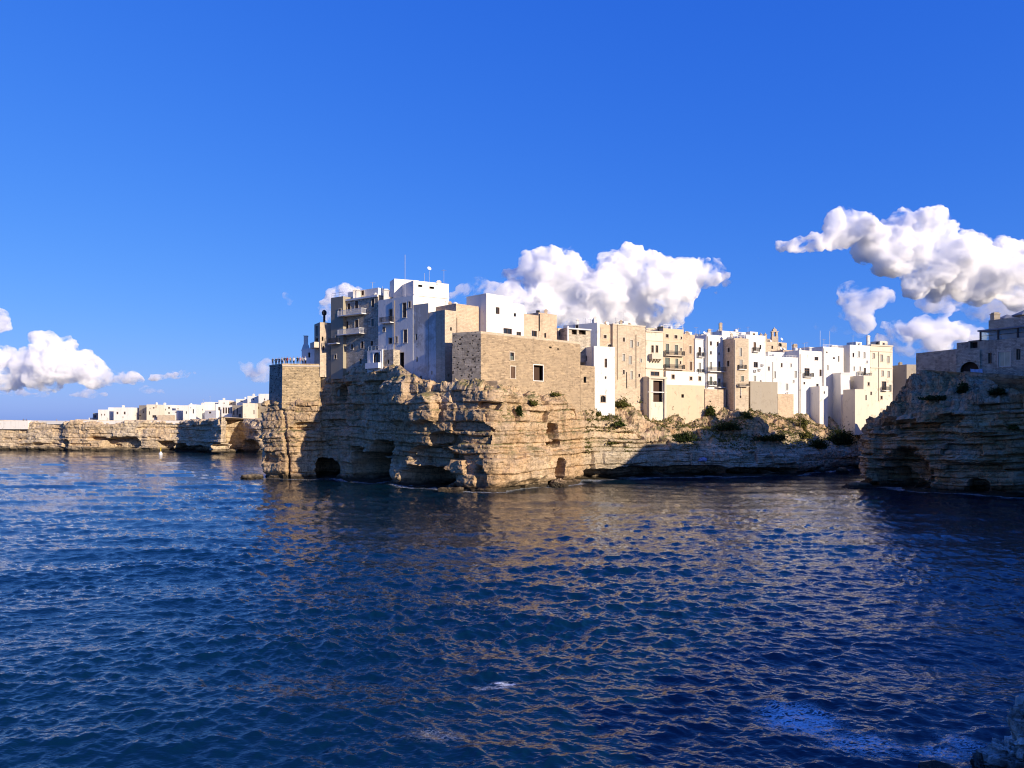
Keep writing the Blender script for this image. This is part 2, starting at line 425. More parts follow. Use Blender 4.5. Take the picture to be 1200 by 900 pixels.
def cliff(name, st, mat, center, ds=0.22, nV=115, nS=34, seed=1, amp=1.0, caves=(), undercut=1.0, slopes=1.0, i0st=0, i1st=None, rough=1.0, thick=(0.45, 1.7)):
    """st: stations (x, y, z1 top of the steep face, w setback, z2 top of the slope). The steep face is built of bedded, jointed layers."""
    st = np.array(st, float)
    seg = np.hypot(np.diff(st[:, 0]), np.diff(st[:, 1])); cs = np.concatenate([[0], np.cumsum(seg)])
    n = int(cs[-1] / ds) + 1
    s = np.linspace(0, cs[-1], n)
    pr = np.stack([np.interp(s, cs, st[:, k]) for k in range(5)], -1)
    k = int(3.0 / ds) | 1
    ker = np.hanning(k + 2)[1:-1]; ker /= ker.sum()
    sm = lambda a: np.convolve(np.pad(a, k // 2, mode='edge'), ker, 'valid')
    for c in range(5): pr[:, c] = sm(pr[:, c])
    tx, ty = sm(np.gradient(pr[:, 0])), sm(np.gradient(pr[:, 1]))
    L = np.hypot(tx, ty); nx, ny = ty / L, -tx / L              # outward
    z1, w, z2 = pr[:, 2], pr[:, 3], pr[:, 4]
    # rows
    tv = np.linspace(0, 1, nV)
    zv = -2.0 + (z1[:, None] + 2.0) * tv[None, :]
    ov = np.zeros_like(zv)
    tsl = np.linspace(0, 1, nS + 1)[1:]
    zs = z1[:, None] + (z2 - z1)[:, None] * tsl ** 0.9
    os_ = w[:, None] * tsl[None, :]
    Z = np.concatenate([zv, zs], 1); O = np.concatenate([ov, os_], 1)
    phi = np.concatenate([np.zeros(nV), np.minimum(1, tsl * 4) * R(52)])[None, :] * np.ones((n, 1))
    X = pr[:, 0][:, None] - nx[:, None] * O; Y = pr[:, 1][:, None] - ny[:, None] * O
    S = s[:, None] * np.ones_like(Z)
    # bedding
    rs = np.random.RandomState(seed)
    th = rs.uniform(*thick, 110); b = np.concatenate([[-6], -6 + np.cumsum(th)])
    zz = Z + 0.9 * vnoise(S * 0.03, Z * 0 + 3.3, Z * 0, seed) + 0.35 * fbm(X, Y, Z, 0.12, 3, seed + 1)
    ix = np.clip(np.searchsorted(b, zz.ravel()) - 1, 0, 109).reshape(zz.shape)
    u = (zz - b[ix]) / th[ix]; edge = np.minimum(u, 1 - u) * th[ix]
    lo = 0.8 * (hash1(ix, seed + 5) - 0.5) * (0.4 + hash1(ix, seed + 6)) + 0.55 * vnoise(S * 0.07 + ix * 17.3, ix * 3.1, Z * 0, seed + 2)
    wi = 2.2 + 5.2 * hash1(ix, seed + 7)
    sb = S / wi + hash1(ix, seed + 8) * 9 + 0.25 * vnoise(S * 0.3, Z * 0.4, Z * 0, seed + 9)
    jb = np.floor(sb); fb = sb - jb; eb = np.minimum(fb, 1 - fb) * wi
    hb = _h(ix, jb, ix * 0, seed + 3)
    bo = 1.15 * (hb - 0.5) + 1.3 * np.where(hb < 0.1, -1, 0)
    groove = 0.42 * (1 - sstep(0, 0.2, edge)) + 0.32 * (1 - sstep(0, 0.2, eb)) * (_h(ix, jb, ix * 0, seed + 4) > 0.35)
    big = 1.5 * fbm(X, Y, Z * 0.7, 0.05, 3, seed + 20)
    gul = np.abs(vnoise(S * 0.09, Z * 0.03, Z * 0, seed + 21)); gul = -1.6 * (1 - sstep(0, 0.16, gul)) * sstep(-0.2, 0.5, vnoise(S * 0.03, Z * 0.05, Z * 0, seed + 22))
    mid = 0.36 * fbm(X, Y, Z * 1.3, 0.3, 4, seed + 23, 0.55)
    fine = 0.17 * fbm(X, Y, Z * 1.4, 1.1, 3, seed + 24, 0.6)
    d = amp * (big + gul + (lo + bo - groove) * rough) + mid + fine
    slope = phi / R(52)
    rub = 0.9 * fbm(X, Y, Z, 0.22, 5, seed + 30, 0.6) + 0.7 * np.abs(fbm(X, Y, Z, 0.5, 4, seed + 31, 0.6))
    d = d * (1 - 0.25 * slope) + slope * slopes * rub
    d = d - undercut * 0.7 * (1 - sstep(0.3, 1.9, Z + 0.5 * fbm(X, Y, Z, 0.4, 2, seed + 33))) + undercut * 0.9 * (1 - sstep(-0.8, 0.35, Z))
    # caves, recesses and bulges given as photo columns and rows
    pxc = 600 + F * pr[:, 0] / np.maximum(pr[:, 1], 1)
    vis = np.where((s >= cs[i0st]) & (s <= cs[i1st if i1st is not None else -1]))[0]
    for (px, py, rx, ry, dep, pw) in caves:
        i0 = vis[np.argmin(np.abs(pxc[vis] - (px - rx)))]; i1 = vis[np.argmin(np.abs(pxc[vis] - (px + rx)))]
        ic = (i0 + i1) // 2; D = pr[ic, 1]
        sc_, rs_ = (s[i0] + s[i1]) / 2, max(abs(s[i1] - s[i0]) / 2, 0.4)
        zc, rz = ZZ(py, D), ry / F * D
        a = np.abs(S - sc_) / rs_; c = np.abs(Z - zc) / rz
        r = (a ** pw + c ** pw) ** (1 / pw) + 0.22 * fbm(X, Y, Z, 0.35, 4, seed + 40) + 0.1 * (hb - 0.5)
        d = d - dep * (1 - sstep(0.72, 1.0, r))
    # keep the top edge calm so that the walls sit on it
    hx = np.cos(phi) * d
    X = X + nx[:, None] * hx; Y = Y + ny[:, None] * hx; Z = Z + np.sin(phi) * d
    tops = []
    for q in (0.1, 0.35, 0.75, 1.0):
        tops.append(np.stack([X[:, -1] * (1 - q) + center[0] * q, Y[:, -1] * (1 - q) + center[1] * q, Z[:, -1] * (1 - min(1, q * 4)) + min(1, q * 4) * np.minimum(z2, center[2])], -1)[:, None, :])
    V = np.concatenate([np.stack([X, Y, Z], -1)] + tops, 1)
    o = mesh_grid(name, V, V.shape[1], n, mat)
    return o, V

P_ = lambda px, D, z1, w, z2: (*XY(px, D), z1, w, z2)
head_st = [(-42, 205, 15, 3, 17), (-52, 185, 15.5, 2, 16.5), (-54.5, 165, 15.5, 1.5, 16), P_(305.5, 153.5, 15.5, 1.5, 16), P_(330, 151, 15.6, 1.3, 16),
           P_(352, 151.2, 15.8, 1.3, 16.3), P_(374, 151.6, 16, 1.2, 16.6), P_(379, 153.2, 19.5, 1, 20.5), P_(386, 152.6, 20.5, 1, 21.5), P_(402, 150.0, 21.5, 1, 22), P_(420, 145.6, 21.5, 1, 22.3),
           P_(455, 139, 21.3, 1, 22), P_(470, 134.5, 20, 1, 21), P_(484, 131.4, 18.8, 1, 19.5), P_(505, 129.2, 18, 1.2, 18.6), P_(535, 126.7, 17.6, 1.2, 18.2),
           P_(560, 124.6, 17.2, 1.2, 18), P_(577, 123.4, 17, 1.2, 18), P_(588, 124.6, 16.6, 1.3, 17.6), P_(612, 129.6, 16.2, 1.5, 17.2), P_(640, 134.2, 15.6, 1.8, 17),
           P_(655, 136.8, 15.2, 2, 17), P_(668, 138.4, 14.8, 2.6, 17), P_(685, 142.5, 13.0, 4.5, 17), P_(702, 146.5, 12.6, 4.5, 16.8), P_(722, 149.5, 11.5, 6, 17.5), P_(760, 155.2, 7.5, 11, 17.5),
           P_(800, 157.4, 5.6, 13, 15.5), P_(855, 158, 4.6, 14, 13.5), P_(900, 160, 4.6, 14.5, 15.3), P_(928, 161.5, 4.4, 16, 15.8), P_(959, 172, 4.4, 16, 16), P_(980, 178, 4.6, 15, 16.5), P_(1005, 183, 5.5, 14, 17),
           (100, 200, 6, 12, 18), (118, 225, 6, 10, 18)]
head_caves = [
    # low sea caves and dark hollows of the shaded face
    (382, 549, 15, 13, 9.0, 3), (434, 548, 20, 20, 11.0, 3), (447, 527, 12, 10, 5.0, 3), (498, 559, 32, 14, 10.0, 3), (505, 535, 30, 12, 2.6, 4), (520, 515, 18, 8, 1.6, 4), (563, 560, 8, 14, 1.2, 3),
    (400, 461, 9, 10, 2.6, 2.5), (446, 454, 5, 6, 1.8, 3), (360, 500, 16, 5, 1.8, 3), 
    # bulges
    (500, 480, 16, 18, -2.0, 3), (470, 470, 18, 30, -1.3, 3), (330, 520, 24, 16, -1.0, 4), (614, 545, 28, 22, -1.1, 4),
    # fissure and alcoves of the sunlit face
    (646, 505, 7, 10, 3.0, 3), (650, 520, 6, 5, 2.0, 3), (655, 548, 5, 14, 2.4, 3), (657, 568, 4, 10, 2.8, 3), (648, 570, 5, 8, 2.8, 3), (690, 565, 12, 8, 2.5, 3), (672, 470, 8, 4, 1.2, 3),
    # long undercut below the pale ledge of the cove
    (735, 555, 48, 8, 4.5, 5), (815, 552, 50, 7, 4.5, 5), (880, 552, 40, 4.5, 4.0, 5), (920, 551, 18, 3.5, 4.0, 4)]
headland, HV = cliff("headland_cliff", head_st, M['rock'], (0, 190, 16.8), seed=3, caves=head_caves, i0st=3, i1st=31, amp=0.7, rough=0.72, thick=(0.6, 2.6))

right_st = [(100, 190, 9, 6, 14), (80, 165, 9, 6, 14), P_(1009, 147, 9.0, 7, 15), P_(1003.5, 137, 10.0, 8, 16), P_(1015, 133.3, 10.5, 8, 18), P_(1040, 129.7, 11.5, 8, 20), P_(1080, 125.2, 12, 7.5, 20.5), P_(1120, 121.3, 13, 6.5, 19.5),
            P_(1150, 119, 14.5, 4, 17.5), P_(1200, 115.6, 15, 3.2, 17.3), P_(1260, 110.5, 15, 3, 17), (91, 100, 15, 3, 17), (91, 84, 14, 3, 16), (76, 66, 12, 3, 14), (56, 44, 9, 3, 10.5), (38, 27, 8, 2, 9.5), (25, 6, 8, 2, 9.5), (8, -8, 8, 2, 9.5), (-30, -14, 8, 2, 9.5), (-70, -30, 8, 2, 9.5)]
right_caves = [(1062, 549, 28, 26, 4.5, 3), (1040, 562, 26, 14, 3.0, 3), (1148, 568, 14, 9, 3.0, 3), (1075, 500, 30, 5, 1.6, 4), (1115, 492, 16, 7, 1.8, 3), (1030, 500, 14, 8, 1.3, 3), (1160, 508, 40, 3, -1.2, 5), (1140, 535, 46, 9, -1.0, 5), (1012, 545, 8, 20, -0.8, 3)]
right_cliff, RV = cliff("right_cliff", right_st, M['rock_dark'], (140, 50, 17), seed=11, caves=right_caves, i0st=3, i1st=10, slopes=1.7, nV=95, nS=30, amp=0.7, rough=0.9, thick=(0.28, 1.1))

far_st = [P_(-420, 350, 10.5, 1, 11.4), P_(-100, 305, 10.5, 1, 11.4), P_(0, 297, 10.6, 1, 11.5), P_(70, 296, 10.8, 1, 11.5), P_(78, 292, 10.8, 1, 11.5), P_(100, 291, 10.6, 1, 11.6), P_(150, 290, 10.8, 1, 11.7), P_(205, 290, 10.8, 1, 11.9),
          P_(214, 289, 11.0, 1, 12.2), P_(226, 283, 11.6, 1, 12.6), P_(260, 267, 12, 1, 12.8), P_(266, 284, 11.4, 1, 12.2), P_(280, 284, 11, 1, 12), P_(290, 278, 10, 1.5, 12), P_(303, 271, 9, 2, 12), P_(312, 270, 10, 1, 12), P_(345, 268, 11, 1, 12.4), P_(420, 266, 11, 1, 12.4)]
far_caves = [(140, 520, 22, 8.5, 5.0, 3), (112, 514, 12, 2.5, 3.5, 3), (194, 522, 10, 6.5, 5.0, 3), (292, 522, 12, 8, 5.0, 3), (226, 527, 22, 5, 3.5, 3), (76, 520, 3.5, 5, 2.5, 3), (40, 521, 30, 2, 1.5, 4), (255, 525, 10, 5, 4, 3), (210, 524, 6, 4, 3, 3)]
far_cliff, FV = cliff("far_cliff", far_st, M['rock_far'], (-80, 420, 12.2), ds=0.55, nV=48, nS=6, seed=23, caves=far_caves, amp=0.6, rough=0.7)

# ------------------------------------------------------------------ the sea
def make_sea():
    rs = np.random.RandomState(5)
    n1 = 860
    az = np.concatenate([np.linspace(-180, -62, 30)[:-1], np.linspace(-62, -38, 130)[:-1], np.linspace(-38, 38, n1), np.linspace(38, 62, 130)[1:], np.linspace(62, 180, 30)[1:]])
    # rows: even steps down the picture near by, then growing to the horizon
    rows = np.arange(440, 20, -0.72)
    D = np.concatenate([[2, 8, 14, 19, 22], 10404 / rows, [560, 620, 720, 900, 1300, 2200, 4500, 9000, 20000]])
    A, RR = np.meshgrid(np.radians(az), D, indexing='ij')
    RR = RR / np.clip(np.cos(A), 0.55, 1)
    X0, Y0 = np.sin(A) * RR, np.cos(A) * RR
    dR = np.gradient(D)[None, :] * np.ones_like(X0)
    dA = np.maximum(np.gradient(az)[:, None] * np.pi / 180 * RR, 0)
    cell = np.maximum(dR * 0.55, dA)
    X, Y, Z = X0.copy(), Y0.copy(), np.zeros_like(X0)
    waves = []
    main = math.radians(-100)                                   # the chop runs towards the viewer and a little to the left
    for lam0, lam1, cnt, slope, spread in ((9, 16, 7, 0.022, 18), (4, 9, 14, 0.028, 26), (1.6, 4, 30, 0.038, 38), (0.6, 1.6, 52, 0.056, 46), (0.28, 0.6, 40, 0.056, 55)):
        for _ in range(cnt):
            lam = math.exp(rs.uniform(math.log(lam0), math.log(lam1)))
            waves.append((lam, main + math.radians(rs.normal(0, spread)), slope * rs.uniform(0.5, 1.3), rs.uniform(0, 6.28)))
    gust = 0.75 + 0.35 * fbm(X0, Y0, X0 * 0, 0.045, 3, 77)
    for lam, th, sl, ph in waves:
        k = 2 * math.pi / lam
        dx, dy = math.cos(th), math.sin(th)
        fade = 1 - sstep(lam * 0.33, lam * 0.6, cell)
        if fade.max() <= 0: continue
        a = sl / k * fade * (gust if lam < 9 else 1)
        p = k * (dx * X0 + dy * Y0) + ph
        c, s = np.cos(p), np.sin(p)
        Z += a * c; X -= 0.7 * a * dx * s; Y -= 0.7 * a * dy * s
    V = np.stack([X, Y, Z], -1)[:, ::-1]
    o = mesh_grid("sea", V, V.shape[1], V.shape[0], M['sea'], smooth=True)
    # foam where a swell breaks and along the rocks
    fx, fy, fz = V[..., 0], V[..., 1], V[..., 2]
    foam = np.zeros_like(fx)
    for (px, py, rx, ry, k) in ((935, 842, 74, 30, 0.8), (1010, 872, 80, 26, 0.62), (591, 801, 22, 4, 0.9), (576, 806, 34, 4, 0.6), (940, 585, 14, 3, 0.7), (510, 862, 60, 14, 0.25), (1100, 880, 60, 18, 0.55), (640, 720, 40, 8, 0.2), (1130, 870, 40, 24, 0.5)):
        D0 = 10404 / (py - HOR); x0 = (px - 600) / F * D0
        a = (fx - x0) / (rx / F * D0); D1 = 10404 / (py + ry - HOR); c = (fy - D0) / (D0 - D1)
        foam = np.maximum(foam, 1.15 * k * (1 - sstep(0.2, 1.0, np.sqrt(a * a + c * c))))
    # a broken white line of wash where the sea meets the rocks
    from mathutils.kdtree import KDTree
    C = np.concatenate([q[(np.abs(q[..., 2]) < 0.35) & (q[..., 1] > 80) & (q[..., 1] < 185)][::3] for q in (HV, RV)])
    kd = KDTree(len(C))
    for i, q in enumerate(C): kd.insert((q[0], q[1], 0), i)
    kd.balance()
    near = np.argwhere((fy > 98) & (fy < 182) & (fx > -62) & (fx < 90))
    for a_, b_ in near:
        dd = kd.find((fx[a_, b_], fy[a_, b_], 0))[2]
        if dd < 1.6: foam[a_, b_] = max(foam[a_, b_], 0.8 * (1 - dd / 1.6))
    crest = sstep(0.12, 0.38, fz) * 0.12 * (fy < 120)
    foam = np.maximum(foam, crest)
    at = o.data.attributes.new("foam", 'FLOAT', 'POINT')
    at.data.foreach_set("value", foam.reshape(-1).astype(np.float32))
    return o

def sea_mat():
    m = NT("sea_water")
    wp = m.world()
    geo = m.n("ShaderNodeNewGeometry")
    ba = m.mix(m.mr(m.noise(wp, 0.03, 4, 0.5), 0.35, 0.65), (0.0008, 0.012, 0.026), (0.001, 0.016, 0.032))
    at = m.n("ShaderNodeAttribute", attribute_name="foam")
    fn = m.noise(m.world((0.6, 1.5, 1)), 2.6, 9, 0.7, 1.6)
    fn = m.math('SUBTRACT', 1.0, m.math('MULTIPLY', m.math('ABSOLUTE', m.math('SUBTRACT', fn, 0.5)), 5.0))
    thr = m.mr(at.outputs["Fac"], 0, 1, 1.0, 0.62)
    fo = m.math('MULTIPLY', m.mr(m.math('SUBTRACT', fn, thr), 0.0, 0.2), m.mr(at.outputs["Fac"], 0.02, 0.1))
    c = m.mix(fo, ba, (0.72, 0.76, 0.8))
    b = m.bump(m.noise(m.world((0.7, 1.7, 1)), 2.4, 2, 0.5, 0.3), 0.65, 0.07)
    b = m.bump(m.noise(m.world((0.7, 1.6, 1)), 6.5, 2, 0.5, 0.2), 0.6, 0.024, b)
    q = m.bsdf(c, m.mr(fo, 0, 1, 0.035, 0.7), b, 0.5)
    q.inputs["IOR"].default_value = 1.55
    return m.mat
M['sea'] = sea_mat()
make_sea()

# ------------------------------------------------------------------ clouds
def cloud_mat(name, dens, lo, hi, scale, aniso=0.0):
    m = NT(name)
    v = m.n("ShaderNodeVolumePrincipled")
    v.inputs["Color"].default_value = (1, 1, 1, 1)
    n = m.noise(m.world((scale, scale, scale * 1.15)), 1.0, 7, 0.62, 0.5)
    m.l(m.math('MULTIPLY', m.mr(n, lo, hi), dens), v.inputs["Density"])
    v.inputs["Anisotropy"].default_value = aniso
    m.l(v.outputs[0], m.out.inputs["Volume"])
    return m.mat
M['cloud'] = cloud_mat("cumulus_vapour", 0.13, 0.43, 0.60, 0.0095)
M['cloud_thin'] = cloud_mat("thin_cloud_vapour", 0.03, 0.47, 0.68, 0.011)
M['cloud_mid'] = cloud_mat("soft_cloud_vapour", 0.08, 0.44, 0.63, 0.011)

def ico():
    bm = bmesh.new(); bmesh.ops.create_icosphere(bm, subdivisions=2, radius=1)
    v = np.array([q.co[:] for q in bm.verts]); f = np.array([[q.index for q in p.verts] for p in bm.faces]); bm.free()
    return v, f
ICO = ico()
def cloud(blobs, D, mat, label, seed, puffs=9, flat=0.75, vox=1.25):
    """blobs in photo pixels (px, py, radius); built at distance D as one closed cauliflower body"""
    rs = np.random.RandomState(seed); k = D / F
    sph = []
    for (px, py, r) in blobs:
        r *= 1.18
        c = np.array([(px - 600) * k, D + rs.uniform(-0.5, 0.5) * r * k, EYE + (HOR - py) * k])
        sph.append((c, r * k))
        for _ in range(puffs):
            d = rs.normal(size=3); d /= np.linalg.norm(d)
            d[2] = abs(d[2]) * 1.0 - 0.25; d[1] = -abs(d[1]) if rs.rand() < 0.7 else d[1]
            r2 = r * k * rs.uniform(0.22, 0.5)
            c2 = c + d * r * k * rs.uniform(0.7, 0.98)
            sph.append((c2, r2))
            for _ in range(3):
                e = rs.normal(size=3); e /= np.linalg.norm(e); e[2] = abs(e[2]) - 0.3
                sph.append((c2 + e * r2 * 0.9, r2 * rs.uniform(0.3, 0.5)))
    v, f = ICO
    V = np.concatenate([c + v * r * np.array([1.08, 1.0, flat + 0.2]) for c, r in sph]); FF = np.concatenate([f + i * len(v) for i in range(len(sph))])
    me = bpy.data.meshes.new("tmp"); me.from_pydata(V.tolist(), [], FF.tolist())
    o = bpy.data.objects.new("tmp", me); COL.objects.link(o)
    rm = o.modifiers.new("r", 'REMESH'); rm.mode = 'VOXEL'; rm.voxel_size = vox * k
    ev = o.evaluated_get(bpy.context.evaluated_depsgraph_get())
    me2 = bpy.data.meshes.new_from_object(ev)
    bpy.data.objects.remove(o); bpy.data.meshes.remove(me)
    n = len(me2.vertices); co = np.empty(n * 3, np.float32); me2.vertices.foreach_get("co", co); co = co.reshape(-1, 3).astype(float)
    no = np.empty(n * 3, np.float32); me2.vertex_normals.foreach_get("vector", no); no = no.reshape(-1, 3)
    q = co / k
    g = lambda f, oc, sd: fbm(q[:, 0], q[:, 1], q[:, 2], f, oc, sd, 0.6)
    d = 5.5 * g(0.05, 4, seed) + 4.5 * (0.3 - np.abs(g(0.075, 3, seed + 20))) + 3.4 * (0.3 - np.abs(g(0.16, 3, seed + 40))) + 2.2 * (0.3 - np.abs(g(0.35, 2, seed + 60)))
    d *= min(1.0, np.median([b[2] for b in blobs]) / 16 + 0.15)
    co = co + no * (d * k)[:, None]
    me2.vertices.foreach_set("co", co.astype(np.float32).ravel())
    o = bpy.data.objects.new("tmp", me2); COL.objects.link(o); me2.update()
    rm = o.modifiers.new("r", 'REMESH'); rm.mode = 'VOXEL'; rm.voxel_size = vox * k
    me3 = bpy.data.meshes.new_from_object(o.evaluated_get(bpy.context.evaluated_depsgraph_get()))
    bpy.data.objects.remove(o); bpy.data.meshes.remove(me2); me2 = me3
    me2.materials.clear(); me2.materials.append(mat); me2.update(); me2.name = "cloud"
    c = bpy.data.objects.new("cloud", me2); COL.objects.link(c)
    return tag(c, label, "cloud", "white cumulus clouds in the blue sky")

cloud([(615, 330, 20), (640, 318, 26), (655, 306, 18), (672, 328, 24), (690, 345, 28), (735, 308, 20), (722, 325, 26), (748, 318, 22), (770, 318, 20), (765, 342, 30), (790, 335, 24), (808, 318, 15), (826, 322, 17), (848, 333, 10), (640, 350, 28), (720, 362, 24), (600, 356, 24), (800, 362, 12), (670, 366, 20), (760, 368, 16), (690, 376, 18), (640, 374, 20), (730, 380, 16), (785, 376, 10), (602, 374, 16), (660, 385, 16)],
      3000, M['cloud'], "large billowing cumulus cloud standing over the middle of the old town roofs", 4)
cloud([(545, 342, 9), (562, 336, 12), (578, 342, 11), (535, 350, 8), (552, 352, 10)], 2300, M['cloud_mid'], "small low cloud just left of the large cumulus, behind the white house roofs", 8, puffs=7)
cloud([(396, 350, 10), (408, 342, 9), (388, 362, 11), (402, 362, 12), (420, 345, 8)], 3200, M['cloud_mid'], "small pale cloud behind the left end of the headland houses", 9, puffs=7)
cloud([(1140, 330, 30), (1180, 345, 30), (1100, 345, 22), (1200, 355, 26), (1150, 362, 18)], 3300, M['cloud_thin'], "faint grey cloud veil hanging below the long cloud at the right edge", 51, puffs=6)
cloud([(990, 263, 17), (1008, 272, 18), (975, 280, 12), (955, 286, 9), (932, 288, 8), (915, 287, 6), (1035, 285, 22), (1060, 262, 15), (1085, 262, 18), (1100, 280, 22), (1070, 292, 24), (1050, 305, 18), (1120, 300, 24), (1085, 318, 24), (1075, 335, 14), (1150, 294, 18), (1176, 296, 16), (1205, 300, 20), (1160, 318, 24), (1195, 325, 24), (1130, 335, 18), (1235, 310, 26), (1040, 306, 15), (1022, 292, 15), (1125, 318, 22), (1100, 330, 20), (1152, 334, 20), (992, 280, 12), (1195, 345, 20), (1112, 290, 18), (1140, 305, 18)],
      2800, M['cloud'], "long broken cumulus cloud reaching in from the upper right", 14)
cloud([(990, 342, 11), (1008, 350, 15), (1030, 349, 10), (1000, 368, 13), (1012, 380, 11), (1043, 349, 6), (983, 354, 6)], 1900, M['cloud_mid'], "small upright puffy cloud above the white houses by the ravine", 21, puffs=7)
cloud([(960, 383, 7), (975, 386, 8), (992, 388, 8), (1008, 390, 7)], 1950, M['cloud_thin'], "thin low wisp of cloud just above the church roof", 22, puffs=6, flat=0.4)
cloud([(1085, 380, 12), (1105, 388, 16), (1120, 390, 14), (1070, 390, 12), (1050, 396, 10), (1092, 402, 16), (1128, 402, 9), (1112, 362, 8), (1065, 408, 12), (1040, 382, 7), (1035, 400, 9), (1052, 386, 9), (1140, 396, 12)], 2000, M['cloud_mid'], "low cloud bank behind the right cliff wall", 25, puffs=7)
cloud([(58, 402, 13), (70, 405, 11), (52, 425, 20), (78, 428, 24), (98, 422, 13), (35, 436, 16), (112, 440, 14), (130, 444, 9), (10, 420, 14), (-8, 424, 20), (60, 445, 16), (15, 446, 12), (145, 446, 7), (155, 445, 6), (166, 447, 4)], 4200, M['cloud_mid'], "broad cumulus cloud over the sea at the left edge", 31)
cloud([(3, 370, 7), (-6, 380, 10), (8, 374, 5)], 4000, M['cloud_mid'], "small cloud fragment cut off high at the left edge", 33, puffs=6)
cloud([(188, 442, 6), (200, 440, 7), (213, 438, 6), (225, 437, 4), (180, 444, 4)], 4200, M['cloud_mid'], "flat elongated cloud floating above the far white town", 35, puffs=6, flat=0.35)
cloud([(290, 432, 8), (302, 440, 10), (310, 430, 8), (282, 426, 4)], 4200, M['cloud_thin'], "faint cloud beside the bastion terrace over the far town", 37, puffs=6)
cloud([(335, 347, 4), (341, 350, 4), (338, 356, 3)], 3200, M['cloud_thin'], "tiny lone wisp of cloud left of the headland chimney", 39, puffs=5)
cloud([(884, 304, 3), (888, 303, 2.5)], 3000, M['cloud_thin'], "tiny lone wisp of cloud between the two big clouds", 41, puffs=5)
cloud([(95, 463, 7), (106, 462, 9), (118, 463, 7)], 5000, M['cloud_thin'], "dim flat cloud low over the left end of the far town", 43, puffs=6, flat=0.3)
cloud([(166, 458, 6), (176, 457, 7), (186, 459, 5)], 5000, M['cloud_thin'], "dim little cloud low over the middle of the far town", 44, puffs=6, flat=0.3)
cloud([(0, 458, 10), (14, 459, 9), (30, 461, 8), (46, 462, 7)], 5000, M['cloud_thin'], "dim flat cloud layer low above the breakwater at the left edge", 45, puffs=6, flat=0.3)

# ------------------------------------------------------------------ houses
def facade(mb, fr, zb, zt, holes, m=0, mr=None, depth=0.28):
    """one wall with real openings: holes (u0, u1, v0, v1)"""
    us = sorted({0.0, fr.L, *[x for h in holes for x in h[:2]]}); vs_ = sorted({zb, zt, *[x for h in holes for x in h[2:4]]})
    us = [u for u in us if -1e-6 <= u <= fr.L + 1e-6]; vs_ = [v for v in vs_ if zb - 1e-6 <= v <= zt + 1e-6]
    for i in range(len(us) - 1):
        for j in range(len(vs_) - 1):
            uc, vc = (us[i] + us[i + 1]) / 2, (vs_[j] + vs_[j + 1]) / 2
            if any(h[0] < uc < h[1] and h[2] < vc < h[3] for h in holes): continue
            q = [(us[i], vs_[j]), (us[i + 1], vs_[j]), (us[i + 1], vs_[j + 1]), (us[i], vs_[j + 1])]
            mb.poly([fr.p(u, v) for u, v in q], q, m)
    mr = m if mr is None else mr
    for (a, b, c, d) in holes:
        for q in ([(a, c, 0), (a, c, -depth), (a, d, -depth), (a, d, 0)], [(b, c, -depth), (b, c, 0), (b, d, 0), (b, d, -depth)],
                  [(a, c, 0), (b, c, 0), (b, c, -depth), (a, c, -depth)], [(a, d, -depth), (b, d, -depth), (b, d, 0), (a, d, 0)]):
            mb.poly([fr.p(*x) for x in q], [(x[0] + x[2], x[1]) for x in q], mr)

